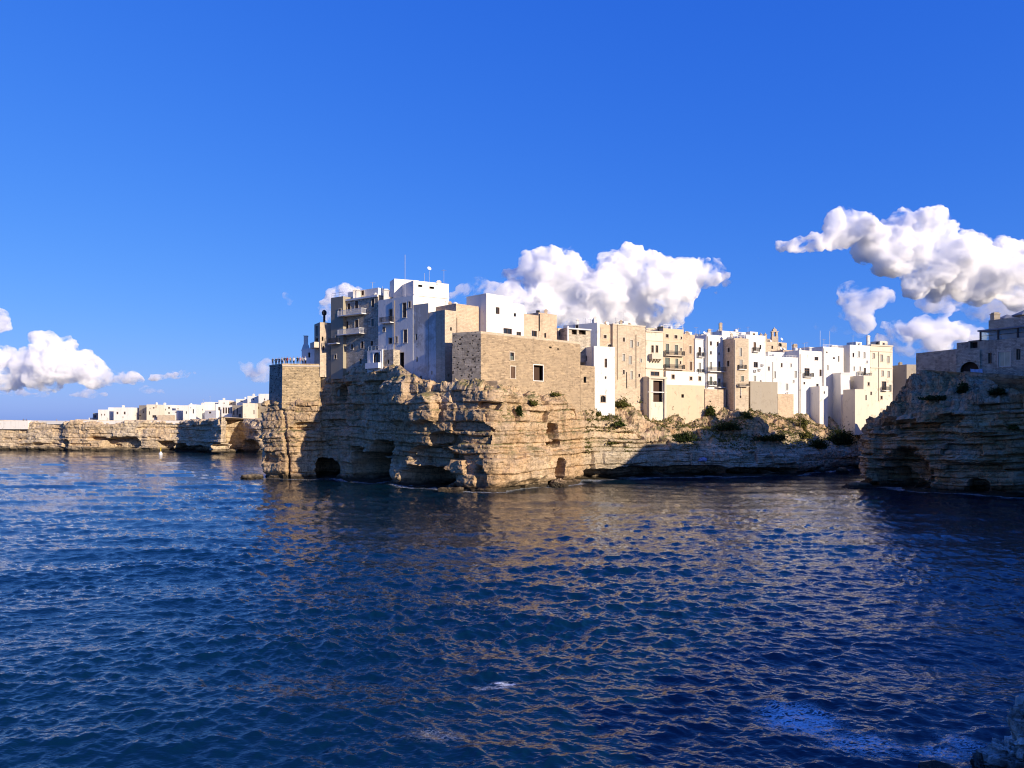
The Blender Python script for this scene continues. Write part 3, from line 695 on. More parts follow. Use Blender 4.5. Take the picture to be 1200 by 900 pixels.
def window(par, fr, h, style, frm='frame', shut='shutg', trim='trim'):
    a, b, c, d = h; w, t = b - a, d - c
    if style in 'oc':                                    # unglazed opening; a dark panel deep inside stands in for its shade
        mb = MB(); mb.fbox(fr, a - 0.02, b + 0.02, c - 0.02, d + 0.02, -0.95, -0.85)
        win = mb.build("window", M['dark'], par)
        if style == 'o': return win
        trim = None
    fw = min(0.09, w * 0.14)
    if style != 'c':
      mb = MB()
      mb.fbox(fr, a, a + fw, c, d, -0.24, -0.14); mb.fbox(fr, b - fw, b, c, d, -0.24, -0.14)
      mb.fbox(fr, a + fw, b - fw, d - fw, d, -0.24, -0.14); mb.fbox(fr, a + fw, b - fw, c, c + fw, -0.24, -0.14)
    if style in ('w', 'a') and w > 0.55:
        mid = (a + b) / 2; mb.fbox(fr, mid - 0.035, mid + 0.035, c + fw, d - fw, -0.23, -0.15)
        if t > 1.5: mb.fbox(fr, a + fw, mid - 0.035, d - t * 0.3, d - t * 0.3 + 0.06, -0.23, -0.15); mb.fbox(fr, mid + 0.035, b - fw, d - t * 0.3, d - t * 0.3 + 0.06, -0.23, -0.15)
    if style != 'c':
        win = mb.build("window", M[frm], par)
        mb = MB(); mb.fbox(fr, a + 0.01, b - 0.01, c + 0.01, d - 0.01, -0.262, -0.25)
        mb.build("pane", M['glass'], win)
    if style in ('s', 'h'):                             # closed louvred shutter leaves; 'h' leaves the upper part open
        top = d - fw if style == 's' else c + t * 0.55
        mid = (a + b) / 2
        for x0, x1 in ((a + fw, mid - 0.01), (mid + 0.01, b - fw)):
            mb = MB(); mb.fbox(fr, x0, x0 + 0.05, c + fw, top, -0.13, -0.08); mb.fbox(fr, x1 - 0.05, x1, c + fw, top, -0.13, -0.08)
            n = max(4, int((top - c) / 0.16)); st = (top - c - fw) / n
            for i in range(n):
                z = c + fw + i * st
                mb.fbox(fr, x0 + 0.05, x1 - 0.05, z + 0.01, z + st * 0.72, -0.125, -0.09)
            mb.build("shutter", M[shut], win)
    if trim:
        tw = 0.13; mb = MB()
        mb.fbox(fr, a - tw, a, c, d, 0.002, 0.045); mb.fbox(fr, b, b + tw, c, d, 0.002, 0.045)
        mb.fbox(fr, a - tw, b + tw, d, d + tw * 1.2, 0.002, 0.055); mb.fbox(fr, a - tw - 0.05, b + tw + 0.05, c - 0.1, c, 0.002, 0.12)
        mb.build("surround", M[trim], win)
    if style in 'ac':                                    # pointed or round head: masonry corners fill the rectangle
        mb = MB(); cx, r = (a + b) / 2, w / 2
        for sgn in (-1, 1):
            pts = [(cx + sgn * r, d), (cx, d)] + [(cx + sgn * r * math.sin(q), d - r + r * math.cos(q)) for q in [math.pi / 2 * k / 6 for k in range(7)]]
            if sgn > 0: pts = pts[::-1]
            mb.poly([fr.p(u, v, -0.03) for u, v in pts]); mb.poly([fr.p(u, v, -0.14) for u, v in pts][::-1])
        mb.build("arch_head", M[trim or ('greystone' if style == 'c' else 'trim')], win)
    return win

def balcony(par, fr, u0, u1, z, deep=0.95, rail='bar', hgt=1.0, mat='trimw', iron='iron', brackets=0):
    mb = MB(); mb.fbox(fr, u0, u1, z - 0.16, z, 0.003, deep)
    if brackets:
        for i in range(brackets):
            u = u0 + (u1 - u0) * (i + 0.5) / brackets
            mb.fbox(fr, u - 0.1, u + 0.1, z - 0.5, z - 0.163, 0.004, deep * 0.75); mb.fbox(fr, u - 0.09, u + 0.09, z - 0.85, z - 0.503, 0.004, deep * 0.38)
    bal = mb.build("balcony", M[mat], par)
    mb = MB()
    if rail == 'bar':
        r = 0.022
        mb.fbox(fr, u0, u1, z + hgt - 0.05, z + hgt, deep - 0.06, deep - 0.01)
        for o_ in (u0, u1 - 0.05): mb.fbox(fr, o_, o_ + 0.05, z + hgt - 0.05, z + hgt, 0.004, deep - 0.062)
        n = max(3, int((u1 - u0) / 0.16))
        for i in range(n + 1):
            u = u0 + 0.03 + (u1 - u0 - 0.06) * i / n
            mb.fbox(fr, u - r, u + r, z + 0.002, z + hgt - 0.052, deep - 0.055, deep - 0.015)
        for k in range(1, 6):
            o_ = deep * k / 6
            for u in (u0 + 0.025, u1 - 0.025): mb.fbox(fr, u - r, u + r, z + 0.002, z + hgt - 0.052, o_ - r, o_ + r)
        mb.build("railing", M[iron], bal)
    elif rail == 'solid':
        mb.fbox(fr, u0, u1, z + 0.002, z + hgt, deep - 0.14, deep); mb.fbox(fr, u0, u0 + 0.14, z + 0.002, z + hgt, 0.004, deep - 0.142); mb.fbox(fr, u1 - 0.14, u1, z + 0.002, z + hgt, 0.004, deep - 0.142)
        mb.build("railing", M[mat], bal)
    return bal

class House:
    def __init__(s, name, label, cat, poly, zb, zt, mats='white', wins=(), parapet=0.45, roof='roof', group=None, batter=0.0, frm='frame', shut='shutg', trim='trim', zr=None):
        """poly: footprint, front side first, seen from above counter-clockwise with the viewer below. mats: one per side or one for all.
        wins: (side, px, py, w, h, style[, options]) with photo pixels."""
        n = len(poly); s.zb, s.zt = zb, zt
        if isinstance(mats, str): mats = [mats] * n
        names = sorted(set(mats)); s.mats = mats
        cx, cy = sum(p[0] for p in poly) / n, sum(p[1] for p in poly) / n
        s.root = empty(name, (cx, cy, zb), label, cat, group)
        s.fr = [Frame(poly[i], poly[(i + 1) % n]) for i in range(n)]
        s.poly = poly
        holes = [[] for _ in range(n)]; todo = []
        for wn in wins:
            sd_, px, py, w, h, stl = wn[:6]; op = wn[6] if len(wn) > 6 else {}
            fr = s.fr[sd_]
            u, v = fr.uv(px, py); u0 = fr.uv(px - w / 2, py)[0]; u1 = fr.uv(px + w / 2, py)[0]
            hm = h / F * onl(px, fr.A, fr.B)[1]
            q = (max(0.1, min(u0, u1)), min(fr.L - 0.1, max(u0, u1)), max(zb + 0.02, v - hm / 2), min(zt - 0.15, v + hm / 2))
            if q[1] - q[0] < 0.12 or q[3] - q[2] < 0.12: continue
            if any(q[0] < o[1] + 0.05 and q[1] > o[0] - 0.05 and q[2] < o[3] + 0.05 and q[3] > o[2] - 0.05 for o in holes[sd_]): continue
            holes[sd_].append(q); todo.append((sd_, q, stl, op))
        mb = MB()
        for i in range(n):
            if batter:
                j = (i + 1) % n
                g = lambda p: (p[0] + (p[0] - cx) * batter, p[1] + (p[1] - cy) * batter)
                a, b = g(poly[i]), g(poly[j]); L = s.fr[i].L
                K, J = 10, 6                       # enough cells for the material's relief to follow the batter
                f = lambda u, v: tuple((a[k] * (1 - u) + b[k] * u) * (1 - v) + (poly[i][k] * (1 - u) + poly[j][k] * u) * v for k in (0, 1)) + (zb + (zt - zb) * v,)
                mb.poly([f(0, 0), f(1, 0), f(1, 1), f(0, 1)], [(0, zb), (L, zb), (L, zt), (0, zt)], names.index(mats[i]))
            else:
                facade(mb, s.fr[i], zb, zt, holes[i], names.index(mats[i]))
        pt = 0.28
        ins = s.inset(pt)
        for i in range(n):
            j = (i + 1) % n
            mb.poly([(*poly[i], zt), (*poly[j], zt), (*ins[j], zt), (*ins[i], zt)], m=names.index(mats[i]))
            mb.poly([(*ins[j], zt - parapet), (*ins[i], zt - parapet), (*ins[i], zt), (*ins[j], zt)], m=names.index(mats[i]))
        s.wall = mb.build("wall", [M[k] for k in names], s.root)
        mb = MB(); mb.poly([(*p, zt - parapet) for p in ins]); mb.poly([(*p, zt - parapet - 0.2) for p in ins][::-1])
        for i in range(n):
            j = (i + 1) % n; mb.poly([(*ins[i], zt - parapet - 0.2), (*ins[j], zt - parapet - 0.2), (*ins[j], zt - parapet), (*ins[i], zt - parapet)])
        s.roof = mb.build("roof", M[roof], s.root); s.zr = zt - parapet
        for sd_, q, stl, op in todo:
            window(s.root, s.fr[sd_], q, stl, op.get('frm', frm), op.get('shut', shut), op.get('trim', trim))
    def inset(s, t):
        n = len(s.poly); out = []
        for i in range(n):
            a, b = s.fr[i - 1], s.fr[i]
            d = 1 + a.n[0] * b.n[0] + a.n[1] * b.n[1]
            out.append((s.poly[i][0] - (a.n[0] + b.n[0]) / max(d, 0.3) * t, s.poly[i][1] - (a.n[1] + b.n[1]) / max(d, 0.3) * t))
        return out
    def balc(s, side, px0, px1, py, **kw):
        fr = s.fr[side]; a, z = fr.uv(px0, py); b, _ = fr.uv(px1, py)
        return balcony(s.root, fr, min(a, b), max(a, b), z, **kw)
    def band(s, side, py, h=0.2, out=0.1, mat='trim', px=None, name='cornice'):
        fr = s.fr[side]; z = fr.uv((px or (600 + F * fr.A[0] / fr.A[1])), py)[1] if py is not None else s.zt - h / 2 - 0.02
        mb = MB(); mb.fbox(fr, 0.0, fr.L, z - h / 2, z + h / 2, 0.003, out)
        return mb.build(name, M[mat], s.root)
    def pipe(s, side, px, py0, py1, mat='pipe', r=0.06):
        fr = s.fr[side]; u, z0 = fr.uv(px, py0); _, z1 = fr.uv(px, py1)
        mb = MB(); mb.tube([fr.p(u, z1, 0.1), fr.p(u, z0, 0.1)], r, 6)
        return mb.build("drainpipe", M[mat], s.root)
    def at(s, fx, fy):
        """roof point by fractions along the front and to the back"""
        A, B = s.poly[0], s.poly[1]; n = s.fr[0].n; dep = s.fr[1].L
        return (A[0] + (B[0] - A[0]) * fx - n[0] * dep * fy, A[1] + (B[1] - A[1]) * fx - n[1] * dep * fy)
    def chimney(s, fx, fy, w=0.6, h=1.3, mat='white', cap=True):
        x, y = s.at(fx, fy); mb = MB(); mb.box((x, y, s.zr + h / 2), (w / 2, w / 2, h / 2))
        if cap:
            mb.box((x, y, s.zr + h + 0.05), (w / 2 + 0.1, w / 2 + 0.1, 0.05)); mb.box((x, y, s.zr + h + 0.22), (w / 2 - 0.1, w / 2 - 0.1, 0.12))
        return mb.build("chimney", M[mat], s.root)
    def antenna(s, fx, fy, h=3.0, kind='yagi'):
        x, y = s.at(fx, fy); mb = MB(); z = s.zr
        mb.tube([(x, y, z), (x, y, z + h)], 0.05 if h > 4 else 0.035, 6)
        o = mb.build("antenna", M['steel'], s.root)
        mb = MB()
        if kind == 'yagi':
            mb.tube([(x - 0.5, y, z + h - 0.15), (x + 0.5, y, z + h - 0.15)], 0.02, 4)
            for i in range(6):
                q = x - 0.45 + i * 0.18; mb.tube([(q, y - 0.3 + i * 0.02, z + h - 0.15), (q, y + 0.3 - i * 0.02, z + h - 0.15)], 0.015, 4)
            mb.build("aerial", M['steel'], o)
        elif kind == 'dish':
            c = Vector((x, y - 0.1, z + h - 0.3)); ax = Vector((0.5, -0.75, 0.45)).normalized(); a = ax.cross(Vector((0, 0, 1))).normalized(); b = ax.cross(a)
            rings = [[c + ax * (r * r * 0.5) + (a * math.cos(q) + b * math.sin(q)) * r for q in [math.pi * 2 * k / 14 for k in range(14)]] for r in (0.06, 0.25, 0.42)]
            for r0, r1 in zip(rings, rings[1:]):
                for k in range(14):
                    k2 = (k + 1) % 14; mb.poly([r0[k], r0[k2], r1[k2], r1[k]]); mb.poly([r1[k] - ax * .02, r1[k2] - ax * .02, r0[k2] - ax * .02, r0[k] - ax * .02])
            mb.build("dish", M['plastic'], o)
        return o
    def tank(s, fx, fy, mat='plastic'):
        x, y = s.at(fx, fy); mb = MB(); mb.tube([(x, y, s.zr + 0.3), (x, y, s.zr + 0.35), (x, y, s.zr + 1.2), (x, y, s.zr + 1.4)], [0.4, 0.5, 0.5, 0.2], 12)
        for a, b in ((-.3, -.3), (.3, -.3), (.3, .3), (-.3, .3)): mb.box((x + a, y + b, s.zr + 0.15), (0.05, 0.05, 0.149))
        return mb.build("water_tank", M[mat], s.root)
    def railing(s, side, h=0.9, mat='steel'):
        fr = s.fr[side]; mb = MB(); z = s.zt
        mb.fbox(fr, 0.1, fr.L - 0.1, z + h - 0.05, z + h, -0.16, -0.11); mb.fbox(fr, 0.1, fr.L - 0.1, z + h * 0.5 - 0.015, z + h * 0.5 + 0.015, -0.15, -0.12)
        n = max(2, int(fr.L / 1.0))
        for i in range(n + 1):
            u = 0.13 + (fr.L - 0.26) * i / n; mb.fbox(fr, u - 0.025, u + 0.025, z + 0.002, z + h - 0.052, -0.155, -0.115)
        return mb.build("railing", M[mat], s.root)
    def aircon(s, side, px, py):
        fr = s.fr[side]; u, z = fr.uv(px, py); mb = MB(); mb.fbox(fr, u - 0.4, u + 0.4, z - 0.3, z + 0.3, 0.05, 0.38)
        o = mb.build("air_conditioner", M['plastic'], s.root)
        mb = MB(); pts = [fr.p(u - 0.1 + 0.23 * math.cos(q), z + 0.23 * math.sin(q), 0.385) for q in [math.pi * 2 * k / 12 for k in range(12)]]
        mb.poly(pts); mb.build("fan_grille", M['iron'], o)
        return o

def boxp(A, B, d):
    """rectangle footprint with front A-B and depth d"""
    fr = Frame(A, B); n = fr.n
    return [A, B, (B[0] - n[0] * d, B[1] - n[1] * d), (A[0] - n[0] * d, A[1] - n[1] * d)]

HL0, HL1 = XY(720, 162), XY(1010, 200)
LF0, LF1 = XY(402, 150.5), XY(530, 132.5)
BR0, BR1 = XY(563, 126), (XY(563, 126)[0] + 72, XY(563, 126)[1] + 69)
def HL(px, off=0.0): return onl(px, *shift(HL0, HL1, off))
def LF(px, off=0.0): return onl(px, *shift(LF0, LF1, off))
def BR(px, off=0.0): return onl(px, *shift(BR0, BR1, off))
def zt_at(P, py): return ZZ(py, P[1])
G1 = "houses crowded along the top of the headland"

# --- left end of the headland -------------------------------------------------
A, B = XY(331, 151.2), XY(375, 152.2)
ter = House("terrace_bastion", "tall battered stone bastion carrying the lookout terrace at the left tip of the headland", "bastion",
            [XY(316, 155.5), A, B, XY(378, 158), XY(372, 168), XY(322, 168)], 14.5, zt_at(A, 426), ['rubble', 'terrace', 'terrace', 'terrace', 'terrace', 'terrace'], parapet=0.15, batter=0.035)
ter.band(1, 428.5, 0.3, 0.1, 'trim', px=335)
ter.band(0, None, 0.3, 0.1, 'grey')
h = House("white_house", "small shaded white house with a tapering chimney behind the lookout terrace", "house", boxp(XY(353.5, 158), XY(369.5, 155.5), 6), 20, ZZ(409, 158), 'white', [(0, 362, 416, 3, 6, 'o')], group=G1)
x, y = XY(358.5, 158.6); mb = MB(); w0 = 1.0
zc = h.zt - 0.4
mb.hexa([(x - .85, y - .6, zc), (x + .85, y - .6, zc), (x + .85, y + .6, zc), (x - .85, y + .6, zc)], [(x - .45, y - .45, zc + 1.4), (x + .45, y - .45, zc + 1.4), (x + .45, y + .45, zc + 1.4), (x - .45, y + .45, zc + 1.4)])
mb.box((x, y, zc + 2.3), (.36, .36, .9)); mb.box((x, y, zc + 3.25), (.45, .45, .05))
mb.build("chimney", M['white'], h.root)

A = XY(375, 152); B = (A[0] + 2.15, A[1] + 1.25)
h = House("narrow_house", "narrow sunlit tan house with a round capped chimney squeezed against the dark grey block", "house", boxp(A, B, 4.3), 21, zt_at(A, 377.5), 'tan',
          [(0, 378, 397, 2, 5, 'o'), (0, 379, 408, 2, 5, 'o'), (3, 371.5, 388, 3, 12, 's'), (3, 371, 400, 3, 7, 'o')], group=G1)
h.balc(3, 369.6, 374.4, 408, deep=1.1, mat='trim', rail='solid')
x, y = XY(380, 153.6); mb = MB()
mb.tube([(x, y, h.zr), (x, y, h.zr + 2.1)], [0.24, 0.24], 10); mb.tube([(x, y, h.zr + 2.1), (x, y, h.zr + 2.3), (x, y, h.zr + 2.75), (x, y, h.zr + 3.1), (x, y, h.zr + 3.2)], [0.3, 0.48, 0.52, 0.3, 0.05], 10)
mb.build("chimney", M['iron'], h.root)
A, B = XY(374, 150.6), XY(388, 149.8)
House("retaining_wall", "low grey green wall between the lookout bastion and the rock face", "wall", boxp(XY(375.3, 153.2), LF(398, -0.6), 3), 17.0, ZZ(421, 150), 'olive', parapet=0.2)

A, B = LF(387.8, 0.8), LF(402, 0.8)
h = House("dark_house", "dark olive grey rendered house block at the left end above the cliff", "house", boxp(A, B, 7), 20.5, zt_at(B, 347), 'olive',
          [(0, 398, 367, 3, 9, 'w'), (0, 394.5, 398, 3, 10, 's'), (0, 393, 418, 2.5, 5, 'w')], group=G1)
h.balc(0, 388.5, 399, 403, deep=1.0)
h.railing(0)
A, B = LF(402.2), LF(443)
h = House("grey_stone_house", "grey stone house with two long projecting balconies on its shaded front", "house", boxp(A, B, 8), 19.5, zt_at(A, 351.5), 'grey',
          [(0, 418, 358, 4, 11, 's', {'shut': 'shutb'}), (0, 437, 355, 3.4, 10.5, 's', {'shut': 'shutb'}), (0, 418, 380, 4, 10, 's', {'shut': 'shutb'}), (0, 436.7, 378, 3, 9, 's'), (0, 407, 381, 3, 9, 'w'), (0, 424.6, 404, 3, 8, 'w'), (0, 412.5, 406.5, 2.4, 6, 'w'),
           (0, 435.8, 402.5, 3, 6, 'w'), (0, 422.5, 423.5, 2.2, 6, 'o'), (0, 409, 360, 3.5, 9, 'w')], group=G1)
h.balc(0, 401, 429.5, 371, deep=1.3, mat='trimw', iron='plastic'); h.balc(0, 401, 427, 393, deep=1.3, mat='trimw', iron='plastic')
h.band(0, None, 0.35, 0.25, 'trimw'); h.chimney(0.18, 0.25, 1.3, 2.3, 'white'); h.antenna(0.42, 0.5, 4.2); h.antenna(0.95, 0.2, 2.4, 'mast')
h.chimney(0.62, 0.4, 0.8, 1.3, 'white')
A, B = LF(408, -3.0), LF(443, -3.0)
h = House("roof_house", "white rooftop room set back on the grey stone house", "house", boxp(A, B, 4), 35.5, zt_at(B, 337), 'white', [(0, 425, 343, 3, 6, 'w')], group=G1)
# small lower terrace house with the arched loggia
A, B = LF(430.5, 2.2), LF(447.6, 2.2)
h = House("loggia_house", "small white projecting loggia with one arched opening low on the grey cliff houses", "house", boxp(A, B, 2.2), 21.2, zt_at(A, 411.0), 'white2', [(0, 441.5, 420, 8, 14, 'a', {'trim': 'trimw'})], group=G1, parapet=0.3)
h.balc(0, 431, 446.5, 431.5, deep=0.7, rail='solid', hgt=0.9)
h.railing(0, 0.9)
A, B = LF(447.8, 1.9), LF(461, 1.9)
h = House("stone_annex", "squat grey stone annex with a railed roof beside the arched loggia", "house", boxp(A, B, 2.0), 20.0, zt_at(A, 410.5), 'grey', [(0, 455, 424, 2, 5, 'o')], group=G1, parapet=0.3)
h.railing(0, 1.0)
# long white wall in steps
A, B = LF(443.2, 0.3), LF(484, 0.3)
h = House("white_house", "shaded white house with brown doors and one small balcony, left of the stained white wall", "house", boxp(A, B, 9), 19, zt_at(A, 352.0), 'white2',
          [(0, 458, 370.5, 4, 16, 's', {'shut': 'shutb'}), (0, 474, 363.5, 4, 17, 'w'), (0, 480, 357, 2.4, 7, 'w'), (0, 475, 394, 4, 15, 's', {'shut': 'shutb'}), (0, 457.5, 399.5, 4, 7, 'w'), (0, 465, 398, 1.8, 7, 'w'), (0, 470, 422, 7, 18, 'o', {}), (0, 450, 386, 2.2, 5, 'w')], group=G1, parapet=0.5)
h.balc(0, 449, 462, 379, deep=1.1); h.pipe(0, 462.5, 352, 430); h.chimney(0.12, 0.12, 0.9, 2.4, 'white'); h.chimney(0.04, 0.2, 0.7, 2.2, 'white'); h.antenna(0.7, 0.08, 8.6, 'mast'); h.antenna(0.6, 0.4, 3.4)
A, B = BR(460, -1), None
A = LF(462, -3.5); B = (A[0] + 4.6, A[1] + 2.0)
h = House("roof_house", "boxy white rooftop house below the tall thin mast", "house", boxp(A, B, 3.6), 33, zt_at(A, 326.5), 'white', [], group=G1)
A, B = LF(484.2, 0.25), LF(502, 0.25)
h1 = House("white_wall_house", "tall stained white wall house stepping down to the tan tower", "house", [A, B, LF(502.2, -8), LF(484, -8)], 17.5, zt_at(A, 357.5), 'worn',
           [(0, 484.9 + 3, 395, 2, 7, 'o'), (0, 488.5, 421, 1.8, 6, 'o'), (0, 493, 442.5, 2.2, 4, 'o')], group=G1)
A, B = LF(502.2, 0.2), LF(521.2, 0.2)
h2 = House("white_wall_house", "lowest step of the stained white wall, directly left of the tan tower", "house", [A, B, LF(521.2, -7), LF(502.2, -7)], 17, zt_at(A, 367.5), 'worn', [(0, 506, 437, 2, 4, 'o'), (0, 513, 392, 1.6, 4, 'o')], group=G1)
A = LF(484.5, -2.8); e = (0.86, 0.51)
def run(P, e, px):
    return onl(px, P, (P[0] + e[0] * 50, P[1] + e[1] * 50))
B = run(A, e, 526)
h = House("white_house", "sunlit white top storey with two slit windows above the stained wall", "house", boxp(A, B, 6), 26, zt_at(A, 328.5), 'white',
          [(0, 492.5, 335, 5, 2.6, 'o'), (0, 506, 337.2, 5.5, 2.6, 'o'), (0, 512, 333, 1.5, 1.5, 'o')], group=G1)
h.band(0, 346, 0.3, 0.14, 'white', px=490); h.antenna(0.45, 0.4, 2.6, 'mast'); h.antenna(0.62, 0.5, 4.0, 'dish'); h.antenna(0.97, 0.3, 3.6)
h.pipe(0, 522, 353, 360); h.chimney(0.9, 0.5, 0.8, 1.2)

# --- tan tower, white cube, bastion ------------------------------------------
E1 = (0.722, 0.692)
A = LF(521.4, 0.6); B = run(A, E1, 534.3)
h = House("tan_tower", "narrow tan ashlar tower strip at the corner between stained wall and bastion", "tower", boxp(A, B, 5.5), 16.5, zt_at(A, 363), 'tan', [(0, 528.5, 385.5, 2, 4, 'o'), (0, 526, 440, 2, 3, 'o')], group=G1)
C = (B[0] + 0.02, B[1] + 0.02); C2 = run(A, E1, 561)
h = House("tan_house", "plain windowless tan ashlar block rising behind the left bastion corner", "house", boxp(C, C2, 6), 17, zt_at(C, 355.5), 'tan2', [], group=G1)
h.pipe(0, 535.2, 372, 390); h.chimney(0.1, 0.4, 0.6, 0.8, 'tan2'); h.tank(0.5, 0.6)
W1, W2 = XY(530, 128.6), XY(563.5, 126.0); W3 = run(W2, E1, 680)
bas = House("bastion", "huge square pitted stone bastion at the near corner of the headland", "bastion", [W1, W2, W3, (W3[0] - 7, W3[1] + 7.5), (W1[0] + 10, W1[1] + 14)], 13.2, zt_at(W2, 388), ['rubble', 'bastion', 'bastion', 'bastion', 'rubble'],
            [(1, 600, 417.5, 4.5, 9, 'h', {'trim': 'trim'}), (1, 601, 436.5, 5.5, 14, 's', {'shut': 'shutb'}), (1, 630.8, 437, 11, 17.5, 'o'), (1, 645, 407, 3, 2, 'o'), (1, 654, 409, 2.4, 1.6, 'o')], parapet=0.9)
bas.band(1, None, 0.4, 0.03, 'tan'); bas.band(0, None, 0.45, 0.03, 'grey')
mb = MB(); fr = bas.fr[1]
for px, py, w, h_ in ((630.8, 437, 11, 17.5),):
    u0, v0 = fr.uv(px - w / 2, py + h_ / 2); u1, v1 = fr.uv(px + w / 2, py - h_ / 2)
    mb.fbox(fr, u0 - .12, u0, v0 - .12, v1 + .12, 0.004, 0.05); mb.fbox(fr, u1, u1 + .12, v0 - .12, v1 + .12, 0.004, 0.05); mb.fbox(fr, u0, u1, v0 - .12, v0, 0.004, 0.05); mb.fbox(fr, u0, u1, v1, v1 + .12, 0.004, 0.05)
mb.build("surround", M['trimw'], bas.root)
# lower corner buttress of the bastion
A, B = XY(566, 125.3), XY(583, 124.4)
House("corner_buttress", "grey masonry buttress under the near bastion corner", "buttress", [A, B, run(B, E1, 594), (B[0] + 1, B[1] + 6), (A[0] + 1, A[1] + 5)], 13.0, zt_at(B, 446), 'bastion', parapet=0.02)

A = XY(570, 137.2); B = run(A, E1, 601)
h = House("white_cube_house", "large cube shaped white house standing above the bastion wall", "house", boxp(A, B, 5.7), 24, zt_at(A, 343.5), 'white',
          [(0, 583.2, 364, 4.4, 8, 'w'), (0, 595, 388, 10, 6.5, 'w')], group=G1, trim=None)
h.band(3, None, 0.12, 0.05, 'trimw'); h.antenna(0.6, 0.8, 1.6, 'mast')
A2 = run(A, E1, 601.1); B2 = run(A, E1, 614)
h = House("white_house", "lower white wing joined to the right of the white cube house", "house", boxp(A2, B2, 5), 24, zt_at(A2, 355.5), 'white', [(0, 603.6, 369, 2.8, 4, 'o'), (0, 608, 391, 5.5, 4.4, 'w')], group=G1, trim=None)
h.antenna(0.5, 0.5, 1.5, 'dish'); h.chimney(0.3, 0.6, 0.6, 0.9)
A3 = run(A, E1, 614.2); B3 = run(A, E1, 631)
h = House("tan_house", "left half of the pinkish tan block above the bastion, with one dark window", "house", boxp(A3, B3, 6), 24, zt_at(A3, 367.5), 'tan2', [(0, 626, 391, 6, 7, 'w')], group=G1)
h.tank(0.6, 0.4)
A4 = run(A, E1, 631.2); B4 = run(A, E1, 652.5)
h = House("tan_house", "right half of the pinkish tan block above the bastion, with a slit window", "house", boxp(A4, B4, 6), 24, zt_at(A4, 366), 'tan2', [(0, 639, 393, 2.2, 5.5, 'o')], group=G1)
h.chimney(0.25, 0.25, 0.7, 1.1, 'iron', False); h.chimney(0.75, 0.3, 0.6, 1.3, 'tan2'); h.pipe(0, 631.8, 368, 388, 'iron', 0.1)

# --- low roofs between the tan block and the white tower ----------------------
A = XY(653.5, 152); B = XY(665, 153.5)
h = House("red_roof_house", "small low roof room with a reddish wall right of the tan block", "house", boxp(A, B, 4), 24, zt_at(A, 384.5), 'ochre', [(0, 656, 391, 2.4, 5, 'w'), (0, 660.5, 391.5, 3.6, 5, 'w')], group=G1, roof='roof')
A = XY(664, 150.2); B = XY(692, 153)
h = House("pergola_house", "shaded terrace house with wide white framed openings under a flat slab", "house", boxp(A, B, 5), 24, zt_at(A, 384), 'grey', [(0, 673, 389, 6, 6, 'o'), (0, 682.5, 388.5, 8, 7, 'o')], group=G1, parapet=0.1)
h.band(0, None, 0.25, 0.35, 'trimw'); h.pipe(0, 665, 382, 400, 'plastic', 0.2)
A = XY(689.5, 156); B = run(A, (0.95, 0.3), 700.5)
h = House("white_roof_house", "white roof house in front of the stair tower at the start of the tall row", "house", boxp(XY(660, 164), XY(700, 159), 4), 24, ZZ(378, 159), 'white2', [(0, 676, 383, 3, 4, 'w')], group=G1)
h.chimney(0.35, 0.3, 0.5, 1.5); h.antenna(0.5, 0.6, 2); h.chimney(0.82, 0.4, 1.0, 1.2)

# --- white tower and low wall --------------------------------------------------
A = run(W2, E1, 680.2); B = run(W2, E1, 697)
House("low_tan_wall", "low tan stone wall with one slit between bastion and white tower", "wall", boxp(A, B, 1.4), 11.5, zt_at(A, 428), 'bastion', [(0, 685.5, 445, 3, 7, 'o')], parapet=0.2)
A = XY(696, 149.6); B = run(A, (0.9, 0.435), 720.5)
h = House("white_tower", "slender plain white tower house with one tall window standing on the rock", "tower", boxp(A, B, 5.4), 13.0, zt_at(A, 405.5), 'white', [(0, 710, 425.5, 3, 10.5, 'w'), (0, 709.7, 442.5, 2, 3, 'o'), (0, 706.8, 467.5, 6, 8, 'a', {'trim': 'trim'}), (3, 686, 420, 4, 6, 'w')], group=G1, trim=None)
h.pipe(3, 694.5, 407, 460, 'plastic', 0.05)

# --- the tall row above the cove -----------------------------------------------
def row(name, label, px0, px1, off, pytop, zb, mat, wins, d=9, **kw):
    A, B = HL(px0, off), HL(px1, off)
    q = House(name, label, kw.pop('cat', 'house'), boxp(A, B, d), zb, zt_at(A, pytop), mat, wins, group=G1, **kw)
    if d > 4:
        rr = random.Random(int(px0 * 7))
        q.antenna(rr.uniform(0.15, 0.85), rr.uniform(0.1, 0.5), rr.uniform(1.4, 2.8))
        if rr.random() < 0.5: q.tank(rr.uniform(0.2, 0.8), rr.uniform(0.15, 0.5), rr.choice(['plastic', 'steel', 'iron']))
        if rr.random() < 0.6: q.antenna(rr.uniform(0.1, 0.9), rr.uniform(0.1, 0.4), rr.uniform(1.0, 1.5), 'dish')
        if rr.random() < 0.5: q.chimney(rr.uniform(0.1, 0.9), 0.2, 0.55, rr.uniform(0.8, 1.3), mat)
    return q
h = row("stair_tower_house", "tan house with a dark stair slot, first of the tall row", 699, 718, 0.3, 379.5, 16, 'tan2', [(0, 709, 394.5, 3.5, 4, 'w'), (0, 715, 408, 6, 9, 'a'), (0, 703, 390, 2, 12, 'o')])
h.antenna(0.2, 0.4, 2.0); h.chimney(0.05, 0.1, 0.5, 1.8)
